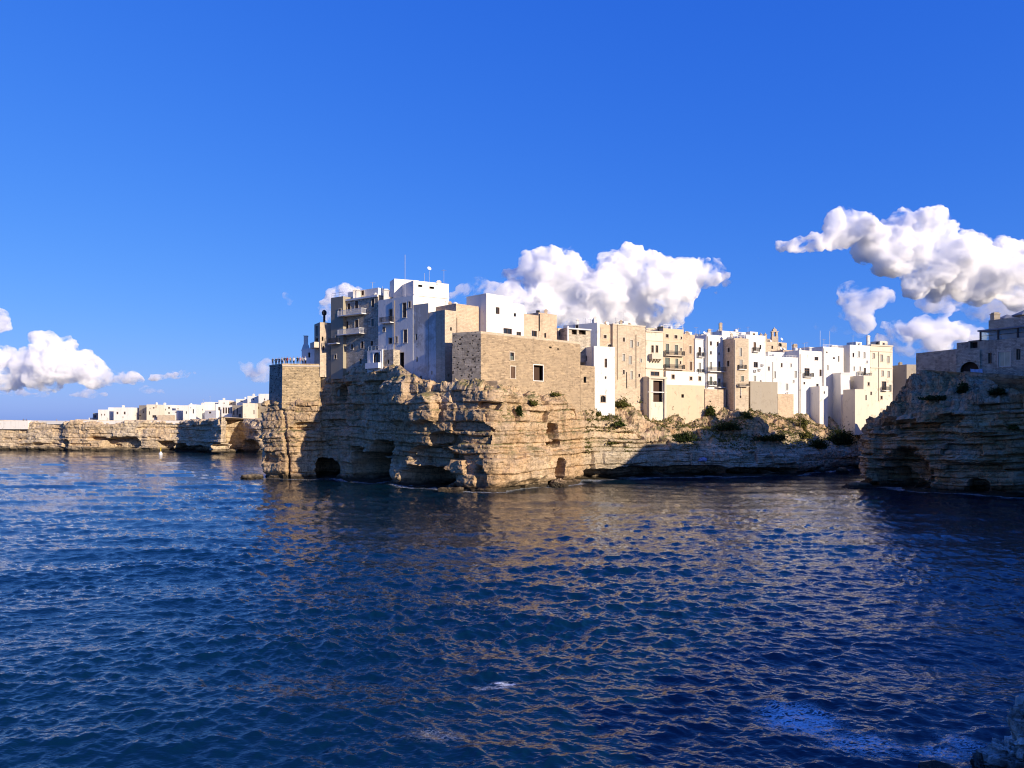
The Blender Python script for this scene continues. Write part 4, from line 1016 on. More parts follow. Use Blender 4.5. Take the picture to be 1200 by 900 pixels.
h = row("tan_house", "broad flat tan house with seven small pale windows and drainpipes, beside the white tower", 718.2, 756.3, 0.9, 379, 13.5, 'tan',
        [(0, 731, 398, 2.4, 5, 'w'), (0, 740, 403, 3, 9, 's', {'shut': 'shutl'}), (0, 731, 419, 3, 8, 's', {'shut': 'shutl'}), (0, 738.6, 422, 3, 10, 's', {'shut': 'shutl'}), (0, 731, 436, 2, 5, 'w'), (0, 740, 439.7, 2.6, 10, 's', {'shut': 'shutl'}), (0, 751, 422.5, 2, 4.5, 's', {'shut': 'shutl'}),
         (0, 749, 440, 2, 4, 'w'), (0, 747.5, 403, 2, 5, 's', {'shut': 'shutl'})], cat='house')
h.pipe(0, 723.3, 380, 445); h.pipe(0, 745.2, 392, 455); h.pipe(0, 734.2, 436, 455, 'iron'); h.chimney(0.25, 0.15, 0.6, 0.9, 'white'); h.chimney(0.75, 0.3, 0.5, 0.8, 'tan'); h.band(0, None, 0.25, 0.12); h.antenna(0.5, 0.5, 1.6)
h = row("cream_house", "cream house with twin pointed windows and an ornate bracketed stone balcony", 756.6, 777, 0.3, 387, 15, 'cream',
        [(0, 764.6, 409, 2.8, 8.5, 'a', {'trim': 'trim'}), (0, 769.8, 409, 2.8, 8.5, 'a', {'trim': 'trim'}), (0, 767.5, 438, 10, 5, 'w')])
h.balc(0, 760.3, 773, 420, deep=1.2, rail='solid', hgt=1.0, mat='trim', brackets=4); h.band(0, 431.5, 0.25, 0.25, 'trim', px=760); h.band(0, None, 0.3, 0.2, 'trim'); h.band(0, 399, 0.15, 0.1, 'trim', px=760)
h = row("stone_portal", "tall stone portal frame under the cream house, leading to the cliff path", 758.8, 780.5, 2.6, 441, 10.5, 'cream', [(0, 771, 458.5, 11, 25, 'o')], d=2.2, cat='portal')
mb = MB(); fr = h.fr[0]
for px in (760.6, 778.6):
    u, _ = fr.uv(px, 450); mb.fbox(fr, u - 0.28, u + 0.28, h.zb, h.zt - 0.5, 0.004, 0.4)
mb.fbox(fr, 0, fr.L, h.zt - 0.48, h.zt - 0.1, 0.004, 0.5)
mb.build("column", M['trim'], h.root); h.band(0, 459.5, 0.2, 0.3, 'trimw', px=766, name='lintel')
h = row("ochre_house", "ochre house with two long iron balconies and four tall dark shuttered doors", 777.3, 801, 0.2, 384.5, 15, 'ochre',
        [(0, 781.7, 393.7, 3.4, 4, 'w'), (0, 792, 394.8, 3.4, 4, 'w'), (0, 782, 408.8, 3.6, 12, 's'), (0, 792.5, 410, 3.6, 11.5, 's'), (0, 782, 425, 5.5, 12, 's'), (0, 793, 426, 3.4, 11.5, 's'), (0, 788.7, 441.5, 3.5, 5, 'w'), (0, 798.5, 396, 1.6, 3, 'w'), (0, 798, 409.5, 1.6, 3.4, 'w'), (0, 797.5, 425, 1.6, 3.6, 'w')])
h.balc(0, 778, 800, 416, deep=0.8, mat='trim'); h.balc(0, 778, 800.3, 432, deep=0.8, mat='trim'); h.band(0, 400, 0.12, 0.08, 'trim', px=780); h.railing(0, 0.9); h.antenna(0.1, 0.3, 1.6); h.chimney(0.1, 0.2, 1.2, 1.0, 'iron', False)
h = row("tan_house", "slim darker tan house with two brown windows, between ochre house and white houses", 801.2, 814.3, 0.0, 391.5, 15, 'tan2', [(0, 809, 410, 2.6, 9, 's', {'shut': 'shutb'}), (0, 809.6, 429, 3, 10.5, 's', {'shut': 'shutb'}), (0, 809.7, 443, 3, 4, 'w')])
h.antenna(0.6, 0.5, 1.7)
h = row("white_plinth", "long white lower storey band running below the ochre and tan houses", 780.5, 828, 0.75, 434.5, 14, 'white', [(0, 788.7, 441.5, 3.5, 5, 'w'), (0, 809.7, 443.5, 3, 4, 'w'), (0, 820, 443.7, 3, 5, 'w')], d=0.72, cat='wall', parapet=0.1)
h = row("white_house", "narrow white house with two arched windows over the retaining wall", 814.5, 828, 0.3, 396.5, 15, 'white', [(0, 820, 411.5, 3, 10, 'a', {'trim': 'trimw'}), (0, 820, 430.5, 3, 11, 's', {'shut': 'shutl'}), (0, 825, 410, 1.4, 4, 'w')], trim='trimw')
h.balc(0, 817, 823.5, 418, deep=0.6); h.balc(0, 817, 823.5, 437.5, deep=0.6); h.band(0, None, 0.15, 0.15, 'trimw'); h.pipe(0, 827.3, 398, 450)
h = row("white_house", "taller white house with two full width balconies, left of the projecting tan tower", 828.2, 850.5, 1.1, 392, 14, 'white', [(0, 833, 402.5, 2.4, 5, 'w'), (0, 841, 403, 2.4, 5, 'w'), (0, 833, 413.5, 2, 4, 'w'), (0, 842.7, 414.5, 1.8, 3, 'w'), (0, 833, 428.5, 2.8, 9, 's', {'shut': 'shutl'}), (0, 843, 428.5, 2.8, 10, 's', {'shut': 'shutb'}), (0, 833, 446, 3.2, 9.5, 's'), (0, 843, 448, 3.2, 9, 's'), (0, 848, 416, 1.4, 3, 'w')], trim='trimw')
h.balc(0, 828.8, 851, 435, deep=1.0); h.balc(0, 828.8, 837.5, 451.5, deep=0.7); h.balc(0, 838.5, 851, 453.5, deep=1.0); h.pipe(0, 828.9, 394, 455); h.chimney(0.55, 0.3, 0.7, 1.9, 'trim'); h.antenna(0.8, 0.4, 1.8); h.antenna(0.3, 0.5, 2.0)
h = row("retaining_wall", "patched tan retaining wall with roots below the white plinth", 779.5, 826, 2.4, 450.5, 8.5, 'ochre', [(0, 800, 464, 3, 4, 'o')], d=2.4, cat='wall', parapet=0.1)
h = row("retaining_wall", "tan stone footing under the white house left of the tall tower", 826.2, 851, 2.6, 456, 8, 'tan2', [], d=2.6, cat='wall', parapet=0.1)
# projecting tower: its own front turned a little to the right
A = HL(860, 5.0); B = run(A, (0.93, 0.37), 877.3); fr = Frame(A, B)
d = 5.2
h = House("tan_tower_house", "tall projecting tan tower house reaching far down the slope", "tower", boxp(A, B, 8.0), 9.5, zt_at(A, 396), ['tan', 'tan', 'tan', 'tan2'],
          [(0, 868, 412.5, 2.6, 10, 's', {'shut': 'shutl'}), (0, 868.6, 426.5, 3, 10, 's', {'shut': 'shutl'}), (0, 870, 443.8, 3, 6.5, 's'), (0, 867.8, 465, 1.8, 3, 'o'), (3, 854, 410, 2.6, 5.5, 'w'), (3, 853.4, 426, 2.6, 7, 'w')], group=G1)
h.balc(0, 864.2, 875.5, 452.2, deep=0.8, mat='trim', rail='bar', hgt=0.5); h.balc(0, 864.8, 873.5, 432.5, deep=0.5, mat='trimw'); h.pipe(0, 861.0, 398, 492, 'trim', 0.12); h.pipe(0, 868, 452, 464, 'trimw')
h.chimney(0.15, 0.2, 0.5, 1.5, 'cream'); h.railing(0, 0.8); h.chimney(0.9, 0.3, 0.8, 0.7, 'tan')
h = row("white_roof_house", "white rooftop block with chimney pots behind the tan tower house", 846, 874, -4, 387.5, 20, 'white2', [(0, 866, 391, 7, 4, 'o')])
h.chimney(0.05, 0.1, 0.7, 2.2, 'tan'); h.antenna(0.3, 0.3, 1.4); h.tank(0.4, 0.5)
h = row("white_house", "bright white house with an air conditioner, right of the tan tower house", 874.4, 897, 2.2, 392, 9.5, 'white', [(0, 884.5, 406, 3.2, 10, 's', {'shut': 'shutb'}), (0, 891, 406.8, 2, 5, 'w'), (0, 885.5, 427.5, 5, 6.5, 'w'), (0, 884.6, 443.5, 3, 6.5, 's', {'shut': 'shutl'}), (0, 891.5, 447, 1.6, 3, 'w')], trim='trimw')
h.balc(0, 881.5, 888.5, 412, deep=0.6); h.aircon(0, 889.5, 433.5); h.aircon(0, 893, 428); h.aircon(0, 884.5, 434.8)
h = row("white_house", "long low white house with a ragged roofline behind the grey retaining wall", 897.2, 936.5, 1.6, 417, 9.5, 'white', [(0, 908.3, 439.2, 2.2, 8, 's', {'shut': 'shutl'}), (0, 932.3, 438.7, 2.6, 8, 's', {'shut': 'shutl'}), (0, 922.2, 453.5, 3, 8, 's', {'shut': 'shutl'}), (0, 930, 447, 2, 3, 's', {'shut': 'shutl'}), (0, 922.6, 460.8, 2.6, 2, 'w'), (0, 916, 428, 2.0, 5, 'w'), (0, 927, 428, 2.0, 4, 's', {'shut': 'shutl'}), (0, 901, 432, 2, 5, 'w')], trim='trimw')
h.pipe(0, 905.5, 424, 456); h.aircon(0, 921.6, 462); h.railing(0, 0.5)
h = row("retaining_wall", "plain grey brown concrete retaining wall panel on the rocks below the white houses", 879.3, 911.2, 4.2, 446.8, 10, 'retain', [], d=1.2, cat='wall', parapet=0.1)
h = row("retaining_wall", "small pink tan stone wall right of the grey retaining panel", 911.5, 930, 3.2, 461.5, 10, 'tan2', [], d=1.2, cat='wall', parapet=0.1)
for a, b, py, off, mt, lb in ((731, 744, 376.5, -4, 'white2', "small white roof hut on top of the broad tan house"), (759, 770, 384, -5, 'ochre', "small ochre roof hut behind the cream house parapet"), (803, 811, 388.5, -5, 'white', "little white roof hut above the slim darker tan house"), (817, 829, 391.5, -4, 'white2', "low white roof hut between slim tan house and taller white house"),
                              (879, 888, 388.5, -4, 'white', "small white roof hut on the house with air conditioners"), (948, 958, 406.5, -4, 'white2', "low roof hut on the plain square white house"), (1003, 1010, 400.5, -5, 'white', "tiny white roof hut in the middle of the right hand white group"), (1031, 1040, 399.5, -6, 'cream', "small roof hut set back on the cream palace")):
    q = row("roof_house", lb, a, b, off, py, 24, mt, [(0, (a + b) / 2, py + 4, 2.2, 3.5, 'w')], d=3, parapet=0.15)
    q.antenna(0.3, 0.5, 1.6 + (a % 3) * 0.5)
# church and roofs behind the low white house
h = row("church", "old tan church with a small bell gable rising over the low white house", 897, 922, -9, 400, 22, 'tan', [(0, 914, 403, 4, 6, 'a'), (0, 905, 407, 2, 4, 'o')], d=8)
A = HL(899, -8.6)
bx0, by0 = h.at(0.52, 0.1); mb = MB(); zr = h.zr
mb.box((bx0, by0, zr + 1.0), (0.85, 0.6, 1.0))
for q in (-0.55, 0.55): mb.box((bx0 + q, by0, zr + 2.6), (0.22, 0.5, 0.6))
mb.box((bx0, by0, zr + 3.28), (0.95, 0.65, 0.08)); mb.box((bx0, by0, zr + 3.66), (0.5, 0.4, 0.3)); mb.tube([(bx0, by0, zr + 3.96), (bx0, by0, zr + 4.5)], [0.4, 0.05], 8)
for q in (-2.4, -3.6): mb.box((bx0 + q, by0, zr + 1.2), (0.3, 0.35, 1.2)); mb.box((bx0 + q, by0, zr + 2.55), (0.38, 0.42, 0.06)); mb.tube([(bx0 + q, by0, zr + 2.6), (bx0 + q, by0, zr + 3.1)], [0.25, 0.03], 6)
mb.box((bx0 - 2.0, by0, zr + 0.7), (2.0, 0.3, 0.68))
mb.build("bell_gable", M['tan'], h.root); h.antenna(0.75, 0.0, 1.6, 'dish'); h.antenna(0.35, 0.1, 1.0, 'dish')
h = row("tan_house", "low tan roof house with a dark opening right of the church", 918, 938, -5, 410, 22, 'tan2', [(0, 926, 416, 5, 5, 'o'), (0, 933, 415, 2, 4, 'w')], d=5, roof='roofgrey')
h.chimney(0.85, 0.2, 1.0, 2.0, 'tan'); h.antenna(0.4, 0.4, 1.2, 'dish')
h = row("pitched_roof_house", "small white house under a grey sheet roof behind the low white house", 900, 921, -2.4, 412, 20, 'white2', [], d=4, roof='roofgrey', parapet=0.05)
# the white group at the right
h = row("white_house", "plain square white house with one balcony, left edge of the right hand white group", 936.7, 964.3, 1.9, 410.3, 9.5, 'white', [(0, 956.7, 420.3, 4.5, 4.2, 'w'), (0, 945.6, 436, 6, 9, 'w'), (0, 963 - 1.5, 437, 2.6, 8, 'w'), (0, 942.5, 449, 2.2, 3, 'w'), (0, 958, 451.2, 2.8, 3, 'o')], trim='trimw')
h.balc(0, 941.2, 951.2, 441.5, deep=0.7); h.pipe(0, 937.5, 415, 465); h.tank(0.2, 0.3)
h = row("white_house", "bare white house with a tall roofline carrying two long aerials", 964.5, 988.5, 2.2, 406, 9.5, 'white', [(0, 977.2, 419.7, 2.6, 2.2, 'w'), (0, 969, 413, 1.8, 2, 'w'), (0, 983, 420.5, 1.4, 7, 'w'), (0, 970, 431, 2.2, 6, 's', {'shut': 'shutl'})], trim=None)
h.antenna(0.0, 0.1, 4.6, 'mast'); h.chimney(0.95, 0.3, 1.6, 1.0); h.antenna(0.75, 0.3, 5, 'mast'); h.railing(0, 0.6); h.pipe(0, 965.2, 408, 460)
# battered white buttress
A = HL(985, 5.5); B = run(A, (0.985, 0.17), 996)
Af = HL(985, 8.6); Bf = run(Af, (0.985, 0.17), 1001)
ru = House("white_buttress", "sloping white buttress house with a flat slab roof, its left side in grey shade", "buttress", boxp(A, B, 8.6), 8.5, zt_at(A, 436.5), ['white', 'white', 'white', 'white2'], [], parapet=0.1, batter=0.16)
ru.band(0, None, 0.3, 0.2, 'trimw')
A = HL(960.5, 5.0); B = run(A, (0.9, 0.43), 970.3)
House("white_cube_shed", "tiny white cube outhouse with a shaded left side at the cliff edge", "shed", boxp(A, B, 5.0), 8.5, zt_at(A, 452.5), 'white', [(0, 966, 460, 1.6, 3, 'o')], parapet=0.2)
A = HL(996, 3.0); B = run(A, (0.93, 0.37), 1019.5)
h = House("white_house", "white house with rows of little windows, in the middle of the right hand white group", "house", boxp(A, B, 6.5), 8.5, zt_at(A, 404), 'white',
          [(0, 1000, 416, 2, 5, 'w'), (0, 1006.7, 415.3, 2.4, 7, 's', {'shut': 'shutl'}), (0, 1013, 416.3, 2.4, 7, 's', {'shut': 'shutl'}), (0, 1001, 432, 2.2, 5, 's', {'shut': 'shutl'}), (0, 1008, 432, 2, 5, 's', {'shut': 'shutl'}), (0, 1000.8, 442.5, 2, 4, 's', {'shut': 'shutl'}), (0, 1003, 452.6, 2.6, 6, 's', {'shut': 'shutl'}), (0, 998.4, 453, 2.6, 9, 's', {'shut': 'shutl'}), (0, 1013.5, 435, 2.4, 8, 'w'), (0, 1008.5, 446, 2.4, 9, 's', {'shut': 'shutl'}), (0, 1016, 424, 1.4, 3, 'w')], group=G1, trim='trimw')
h.balc(0, 1004, 1011, 440, deep=0.8); h.antenna(0.5, 0.4, 1.5); h.chimney(0.7, 0.2, 0.5, 1.0); h.balc(0, 1010.8, 1018, 441.5, deep=1.0)
A = run(A, (0.93, 0.37), 1019.8); B = run(A, (0.93, 0.37), 1046)
h = House("cream_palace", "tall cream and pink house closing the row at its right end", "house", boxp(A, B, 8), 8.5, zt_at(A, 403.5), 'cream',
          [(0, 1033.3, 419.7, 2.6, 8, 's', {'shut': 'shutl'}), (0, 1041, 421.3, 2.6, 7.5, 's', {'shut': 'shutl'}), (0, 1034.3, 437.6, 2.4, 6.5, 's', {'shut': 'shutl'}), (0, 1041.4, 438.5, 2.4, 7, 's', {'shut': 'shutl'}), (0, 1036, 452, 5, 10, 'w'), (0, 1043.3, 455, 2.6, 8, 's'), (0, 1033, 466, 2.4, 4, 'w'), (0, 1024, 417, 2, 6, 's', {'shut': 'shutl'})], group=G1)
h.band(0, 411.5, 0.2, 0.15, 'trim', px=1025); h.band(0, 431, 0.2, 0.15, 'trim', px=1025); h.band(0, None, 0.35, 0.25, 'trim'); h.chimney(0.02, 0.1, 0.7, 2.6, 'white'); h.antenna(0.1, 0.2, 3.4, 'mast'); h.tank(0.55, 0.2, 'iron'); h.chimney(0.9, 0.2, 0.8, 0.9, 'cream'); h.balc(0, 1033, 1039, 457.5, deep=0.9); h.pipe(0, 1029.5, 412, 470)
A = HL(1012, 9.5); B = run(A, (0.95, 0.3), 1026)
House("tan_house", "small tan stone house with a shaded left wall in front of the cream palace", "house", boxp(A, B, 6), 8.5, zt_at(A, 440), ['cream', 'cream', 'cream', 'cream'], [(0, 1018, 450, 2, 4, 'w'), (0, 1021, 461, 2, 4, 'o')], parapet=0.3, group=G1)
A = HL(1002, 12.0); B = run(A, (0.95, 0.3), 1020)
House("low_tan_house", "lowest cream walled yard building at the foot of the right hand white group", "house", boxp(A, B, 4), 8.5, zt_at(A, 456), 'cream', [(0, 1015, 466, 1.6, 6, 'o')], parapet=0.3, group=G1)
# grey houses in the gap
A, B = XY(1050.5, 215), XY(1064, 216)
h = House("grey_house", "plain pale grey house seen in the gap between cream palace and right cliff", "house", boxp(A, B, 8), 14, zt_at(A, 433), 'retain', [(0, 1056, 441, 1.6, 4, 'w')], group=G1)
A, B = XY(1062.5, 208), XY(1076, 209)
h = House("grey_house", "taller pale grey house with one dark window touching the right cliff wall", "house", boxp(A, B, 8), 14, zt_at(A, 427), 'retain', [(0, 1068.5, 440, 2.6, 4.5, 'w')], group=G1)
h.chimney(0.2, 0.4, 0.8, 1.0, 'retain')

# --- right cliff top -------------------------------------------------------------
A, B = XY(1073.5, 141), XY(1121, 132.5)
h = House("garden_wall", "long grey brown stone garden wall on the right cliff with a flat sloping top", "wall", boxp(A, B, 1.0), 17.5, zt_at(A, 414), 'greystone', parapet=0.03)
A2, B2 = B, XY(1134.5, 130.5)
h2 = House("garden_wall", "higher stepped end of the stone garden wall beside the arch", "wall", boxp((A2[0] + .02, A2[1]), B2, 1.2), 17.5, zt_at(B2, 400.5), 'greystone', parapet=0.03)
A, B = (B2[0] + .02, B2[1]), XY(1147.5, 128.6)
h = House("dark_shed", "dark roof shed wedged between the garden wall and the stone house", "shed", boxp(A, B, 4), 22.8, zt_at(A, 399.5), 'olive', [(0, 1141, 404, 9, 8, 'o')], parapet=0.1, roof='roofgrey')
A, B = XY(1120, 130.8), XY(1148, 127.3)
h = House("arched_vault", "stone wall with a broad dark arch sheltering a white cloth, left of the stone house", "vault", boxp(A, B, 4.0), 15, ZZ(409.5, 127.3), 'greystone', [(0, 1136, 432.5, 22, 17, 'c', {'trim': None})], parapet=0.1)
A, B = XY(1147.8, 127.6), XY(1262, 114.5)
sh = House("stone_house", "grey rubble stone house with a pale shuttered window on the right cliff", "house", boxp(A, B, 12), 14.5, zt_at(A, 400), 'greystone',
           [(0, 1160, 419.8, 4.5, 12.5, 'w', {'trim': None}), (0, 1177, 420.8, 14, 17.5, 's', {'shut': 'shutc', 'trim': 'trim', 'frm': 'framew'}), (0, 1193.3, 415.3, 5, 13, 'w', {'trim': None}), (0, 1225, 418, 8, 14, 'w')], parapet=0.02)
# glazed veranda on its roof
A, B = XY(1147.6, 128.3), XY(1262, 115.2); poly = boxp(A, B, 7)
zb, zt = sh.zt + 0.0, ZZ(387, 128.3)
root = empty("glass_veranda", ((A[0] + B[0]) / 2, (A[1] + B[1]) / 2, zb), "glazed roof veranda with dark frames on top of the grey stone house", "veranda")
fr = Frame(A, B); mb = MB(); mb.fbox(fr, -0.2, fr.L + 0.2, zt - 0.25, zt, -7.2, 0.2); mb.build("roof", M['roofgrey'], root)
us = [0.15]; 
for px in (1169.5, 1192.5, 1216, 1240): us.append(fr.uv(px, 390)[0])
us.append(fr.L - 0.15)
for u in us:
    mb = MB(); mb.fbox(fr, u - 0.12, u + 0.12, zb + 0.002, zt - 0.252, -0.24, 0); mb.build("post", M['iron'], root)
M['clear'] = None
g = NT("veranda_glass"); q = g.n("ShaderNodeBsdfPrincipled"); q.inputs["Base Color"].default_value = (0.62, 0.78, 0.8, 1); q.inputs["Roughness"].default_value = 0.02
q.inputs["Transmission Weight"].default_value = 0.75; q.inputs["IOR"].default_value = 1.1; g.l(q.outputs[0], g.out.inputs[0]); M['clear'] = g.mat
for a, b in zip(us, us[1:]):
    mb = MB(); mb.fbox(fr, a + 0.122, b - 0.122, zb + 0.1, zt - 0.3, -0.14, -0.11); p = mb.build("pane", M['clear'], root)
    mb = MB(); mb.fbox(fr, a + 0.122, b - 0.122, zb + 0.9, zb + 0.96, -0.10, -0.06); mb.build("rail", M['iron'], p)
mb = MB(); mb.fbox(fr, 0, fr.L, zb + 0.01, zt - 0.26, -7.0, -6.9); mb.build("wall", M['white'], root)
A, B = XY(1158.5, 134), XY(1262, 121)
h = House("upper_stone_house", "pale stone upper house rising behind the glazed veranda", "house", boxp(A, B, 8), sh.zt - 1.5, ZZ(375.5, 134), 'greystone', parapet=0.1, roof='roofgrey')
h.chimney(0.03, 0.15, 1.1, 1.2, 'greystone')
def parasol(px, D, py, r, label):
    x, y = XY(px, D); z = ZZ(py, D); root = empty("parasol", (x, y, h.zr), label, "parasol", "dark parasols on the roof above the glazed veranda")
    mb = MB()
    n = 8; rim = [(x + r * math.cos(q), y + r * math.sin(q), z - r * 0.42) for q in [2 * math.pi * k / n for k in range(n)]]
    for k in range(n):
        a, b = rim[k], rim[(k + 1) % n]; mid = ((a[0] + b[0]) / 2 * .96 + x * .04, (a[1] + b[1]) / 2 * .96 + y * .04, a[2] + 0.05)
        mb.poly([a, mid, (x, y, z)]); mb.poly([mid, b, (x, y, z)])
        mb.poly([a, (a[0], a[1], a[2] - .2), (mid[0], mid[1], mid[2] - .2), mid]); mb.poly([mid, (mid[0], mid[1], mid[2] - .2), (b[0], b[1], b[2] - .2), b])
    mb.build("canopy", M['roofgrey'], root)
    mb = MB(); mb.tube([(x, y, h.zr), (x, y, z - 0.02)], 0.05, 8); mb.build("pole", M['steel'], root)
parasol(1180, 137, 368.5, 1.9, "dark grey open parasol farther left on the roof above the veranda")
parasol(1201, 136, 363, 2.3, "larger dark grey parasol cut by the right edge above the veranda")
# white cloth hanging in the arch
x, y = XY(1144, 127.0); mb = MB()
N = 10
for i in range(N):
    for j in range(6):
        f = lambda i, j: (x - 1.0 + 2.0 * i / N, y + 0.12 * math.sin(i * 1.9) - 0.02 * j + 0.15 * i / N * -1, ZZ(432, 127) - 0.85 * j / 6 - 0.12 * math.sin(math.pi * i / N))
        a = [f(i, j), f(i + 1, j), f(i + 1, j + 1), f(i, j + 1)]
        mb.poly(a[::-1]); mb.poly([(p[0], p[1] + 0.03, p[2]) for p in a])
tag(mb.build("hanging_cloth", plain("pale_blue_cloth", (0.55, 0.58, 0.72), 0.9), smooth=True), "pale bluish white cloth hanging in the dark stone arch", "cloth")
# unseen houses added on the right shore, out of view, to shade the cove
for nm, lb, a, b, dd, zt_, mt in (("stone_house", "tall plain stone house farther along the right shore", (88, 104), (92, 88), 14, 33.5, 'greystone'), ("stone_house", "aged white house beyond the tall stone one along the right shore", (93.5, 87), (98, 74), 14, 31, 'white2')):
    House(nm, lb, "house", boxp(a, b, dd), 13, zt_, mt, parapet=0.5)

# ------------------------------------------------------------------ the far town on the low cliff
G2 = "white houses of the far town on the low cliff"
far = [ # px0, px1, D, pytop, depth, material, turn, windows(px,py,w,h), label
 (104, 108.5, 318, 489.5, 5, 'white2', 0, [], "tiny shed at the left end of the far town"),
 (108.8, 114.5, 316, 484, 6, 'roofgrey', 0, [(111.5, 488, 2, 3)], "small grey hut second from the left in the far town"),
 (115, 126.5, 312, 480, 9, 'white', 0, [(119, 486, 1.2, 2), (122.5, 486, 1.2, 2)], "low white house with two dots of windows near the left end of the far town"),
 (126.8, 133, 316, 477.5, 8, 'white2', 0.3, [(129, 483, 1.2, 4), (131.5, 483, 1.2, 4)], "white house with two tall dark openings in the far town"),
 (133.2, 153.5, 310, 477.5, 9, 'white', 0, [(137.5, 484, 2.2, 2.6), (146, 484, 2.2, 3.2), (144, 489, 1, 2)], "long cream house with two round looking windows in the far town"),
 (154, 163.5, 318, 478, 8, 'white2', -0.5, [(158, 483, 1.6, 3)], "grey shaded house front right of the long cream house in the far town"),
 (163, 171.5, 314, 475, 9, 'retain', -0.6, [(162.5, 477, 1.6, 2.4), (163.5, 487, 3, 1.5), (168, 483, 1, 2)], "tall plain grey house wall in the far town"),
 (171.8, 183.5, 308, 474, 8, 'cream', 0.1, [(175, 484, 1.2, 4), (180, 478, 2, 1.6), (181, 488, 5, 3)], "yellowish cream house in the middle of the far town"),
 (184, 201, 322, 474.5, 8, 'white', 0, [(187, 483, 4, 1.8), (198, 478, 2.2, 2), (198, 484, 2, 1.8), (194, 480, 1, 2)], "wide white house with scattered windows in the far town"),
 (184.5, 200, 306, 486.5, 4, 'tan', 0, [], "low tan yard wall in front of the wide white far house"),
 (201.3, 209, 312, 481, 8, 'white2', 0, [(206, 483, 2.6, 1)], "low grey white house just left of the twin cream houses in the far town"),
 (206, 215, 320, 475, 8, 'white', 0, [(208.5, 479, 1.2, 1.4), (212, 482, 3, 1.8)], "white flat roofed house behind the low grey white one in the far town"),
 (214.5, 221, 308, 475, 9, 'white', 0, [(218.3, 483.5, 1.3, 3)], "left one of the two cream houses above the dark rock"),
 (221.2, 229.5, 308, 474, 9, 'white', 0.2, [(226.5, 482, 1.4, 5), (223.5, 478, 1.2, 1)], "right one of the two cream houses above the dark rock"),
 (230, 241, 318, 474.5, 9, 'white', 0, [(233, 477, 1.2, 1.6), (237, 480, 1.2, 2)], "pale house with an aerial mast in the far town"),
 (239.5, 247.5, 322, 471, 8, 'white', 0, [(244, 476, 1.2, 1.6)], "slim white tower house with a pole in the far town"),
 (240, 253.5, 304, 481, 7, 'white2', -0.7, [(246, 483.5, 3, 2)], "low house with a shaded slanting front above the dark rock"),
 (252.5, 261, 310, 473.5, 8, 'white', 0.2, [(257, 480, 2.6, 6)], "white house with a grey door panel above the dark rock"),
 (256, 266.5, 324, 469, 8, 'white', 0, [(262.5, 472.5, 1.4, 1.4)], "high white house set back behind the glazed ones in the far town"),
 (259.5, 272, 302, 475, 7, 'white2', 0, [(262, 481, 2, 7), (265, 481, 2, 7), (268, 481, 2, 7), (270.8, 481, 1.4, 7)], "modern house with a row of tall dark windows in the far town"),
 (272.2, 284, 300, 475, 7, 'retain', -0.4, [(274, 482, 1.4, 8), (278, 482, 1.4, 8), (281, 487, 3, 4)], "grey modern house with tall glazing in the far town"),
 (267, 279, 326, 470.5, 8, 'tan', 0, [(271, 472.5, 1.6, 1.4)], "tan brown house set back above the modern ones in the far town"),
 (276.5, 288, 322, 467.5, 8, 'white', 0, [(283, 470, 3, 1.2)], "pale house with a shaded roof edge near the right end of the far town"),
 (284.5, 298.5, 292, 472.5, 9, 'cream', 0.25, [(298, 483, 2, 5)], "big plain cream house face near the right end of the far town"),
 (290, 304, 316, 464, 8, 'white', 0, [(297, 468, 1.4, 1.6), (293, 472, 1.2, 2)], "highest white house of the far town at its right end"),
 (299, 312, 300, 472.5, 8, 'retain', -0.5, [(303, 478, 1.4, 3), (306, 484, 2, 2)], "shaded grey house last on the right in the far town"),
 (303, 318, 312, 461.5, 8, 'white', 0, [(310, 468, 1.4, 2)], "white house half hidden behind the bastion terrace"),
]
for k, (p0, p1, D, pt, dep, mt, turn, wn, lb) in enumerate(far):
    A = XY(p0, D); c, s_ = math.cos(turn * 0.6), math.sin(turn * 0.6)
    B = run(A, (c, s_), p1)
    h = House("far_house", lb, "house", boxp(A, B, dep), 10.8, ZZ(pt, D), mt if mt != 'roofgrey' else 'roofgrey', [(0, a, b, w, hh, 'w') for a, b, w, hh in wn], parapet=0.4, group=G2, trim=None)
    if k in (4, 8, 14, 18, 24): h.chimney(0.3, 0.4, 0.8, 1.1)
    if k in (14, 15, 24): h.antenna(0.4, 0.4, 3.0)
    if k in (2, 7, 12, 22): h.tank(0.6, 0.5)
# pale parapet wall on the far cliff
A, B = XY(-120, 309), XY(-2, 299.3)
far_parapet = None
pts = [XY(-380, 348), XY(-100, 306.5), XY(0, 298.5), XY(36, 298.0)]
root = empty("breakwater_wall", (pts[2][0], pts[2][1], 9), "tall smooth pale wall topping the far cliff at the left edge", "wall")
for a, b in zip(pts, pts[1:]):
    mb = MB(); fr = Frame(a, b); mb.fbox(fr, 0.01, fr.L - 0.01, 8.6, 12.05, -1.4, 1.6); mb.build("wall_section", M['white'], root)
pts = [XY(36.2, 298.2), XY(100, 293), XY(160, 291.6), XY(212, 291)]
root = empty("parapet_wall", (pts[1][0], pts[1][1], 11), "thin pale parapet along the far clifftop below the white houses", "wall")
for a, b in zip(pts, pts[1:]):
    mb = MB(); fr = Frame(a, b); mb.fbox(fr, 0.01, fr.L - 0.01, 10.6, 12.0, -0.6, 0.4); mb.build("wall_section", M['white'], root)

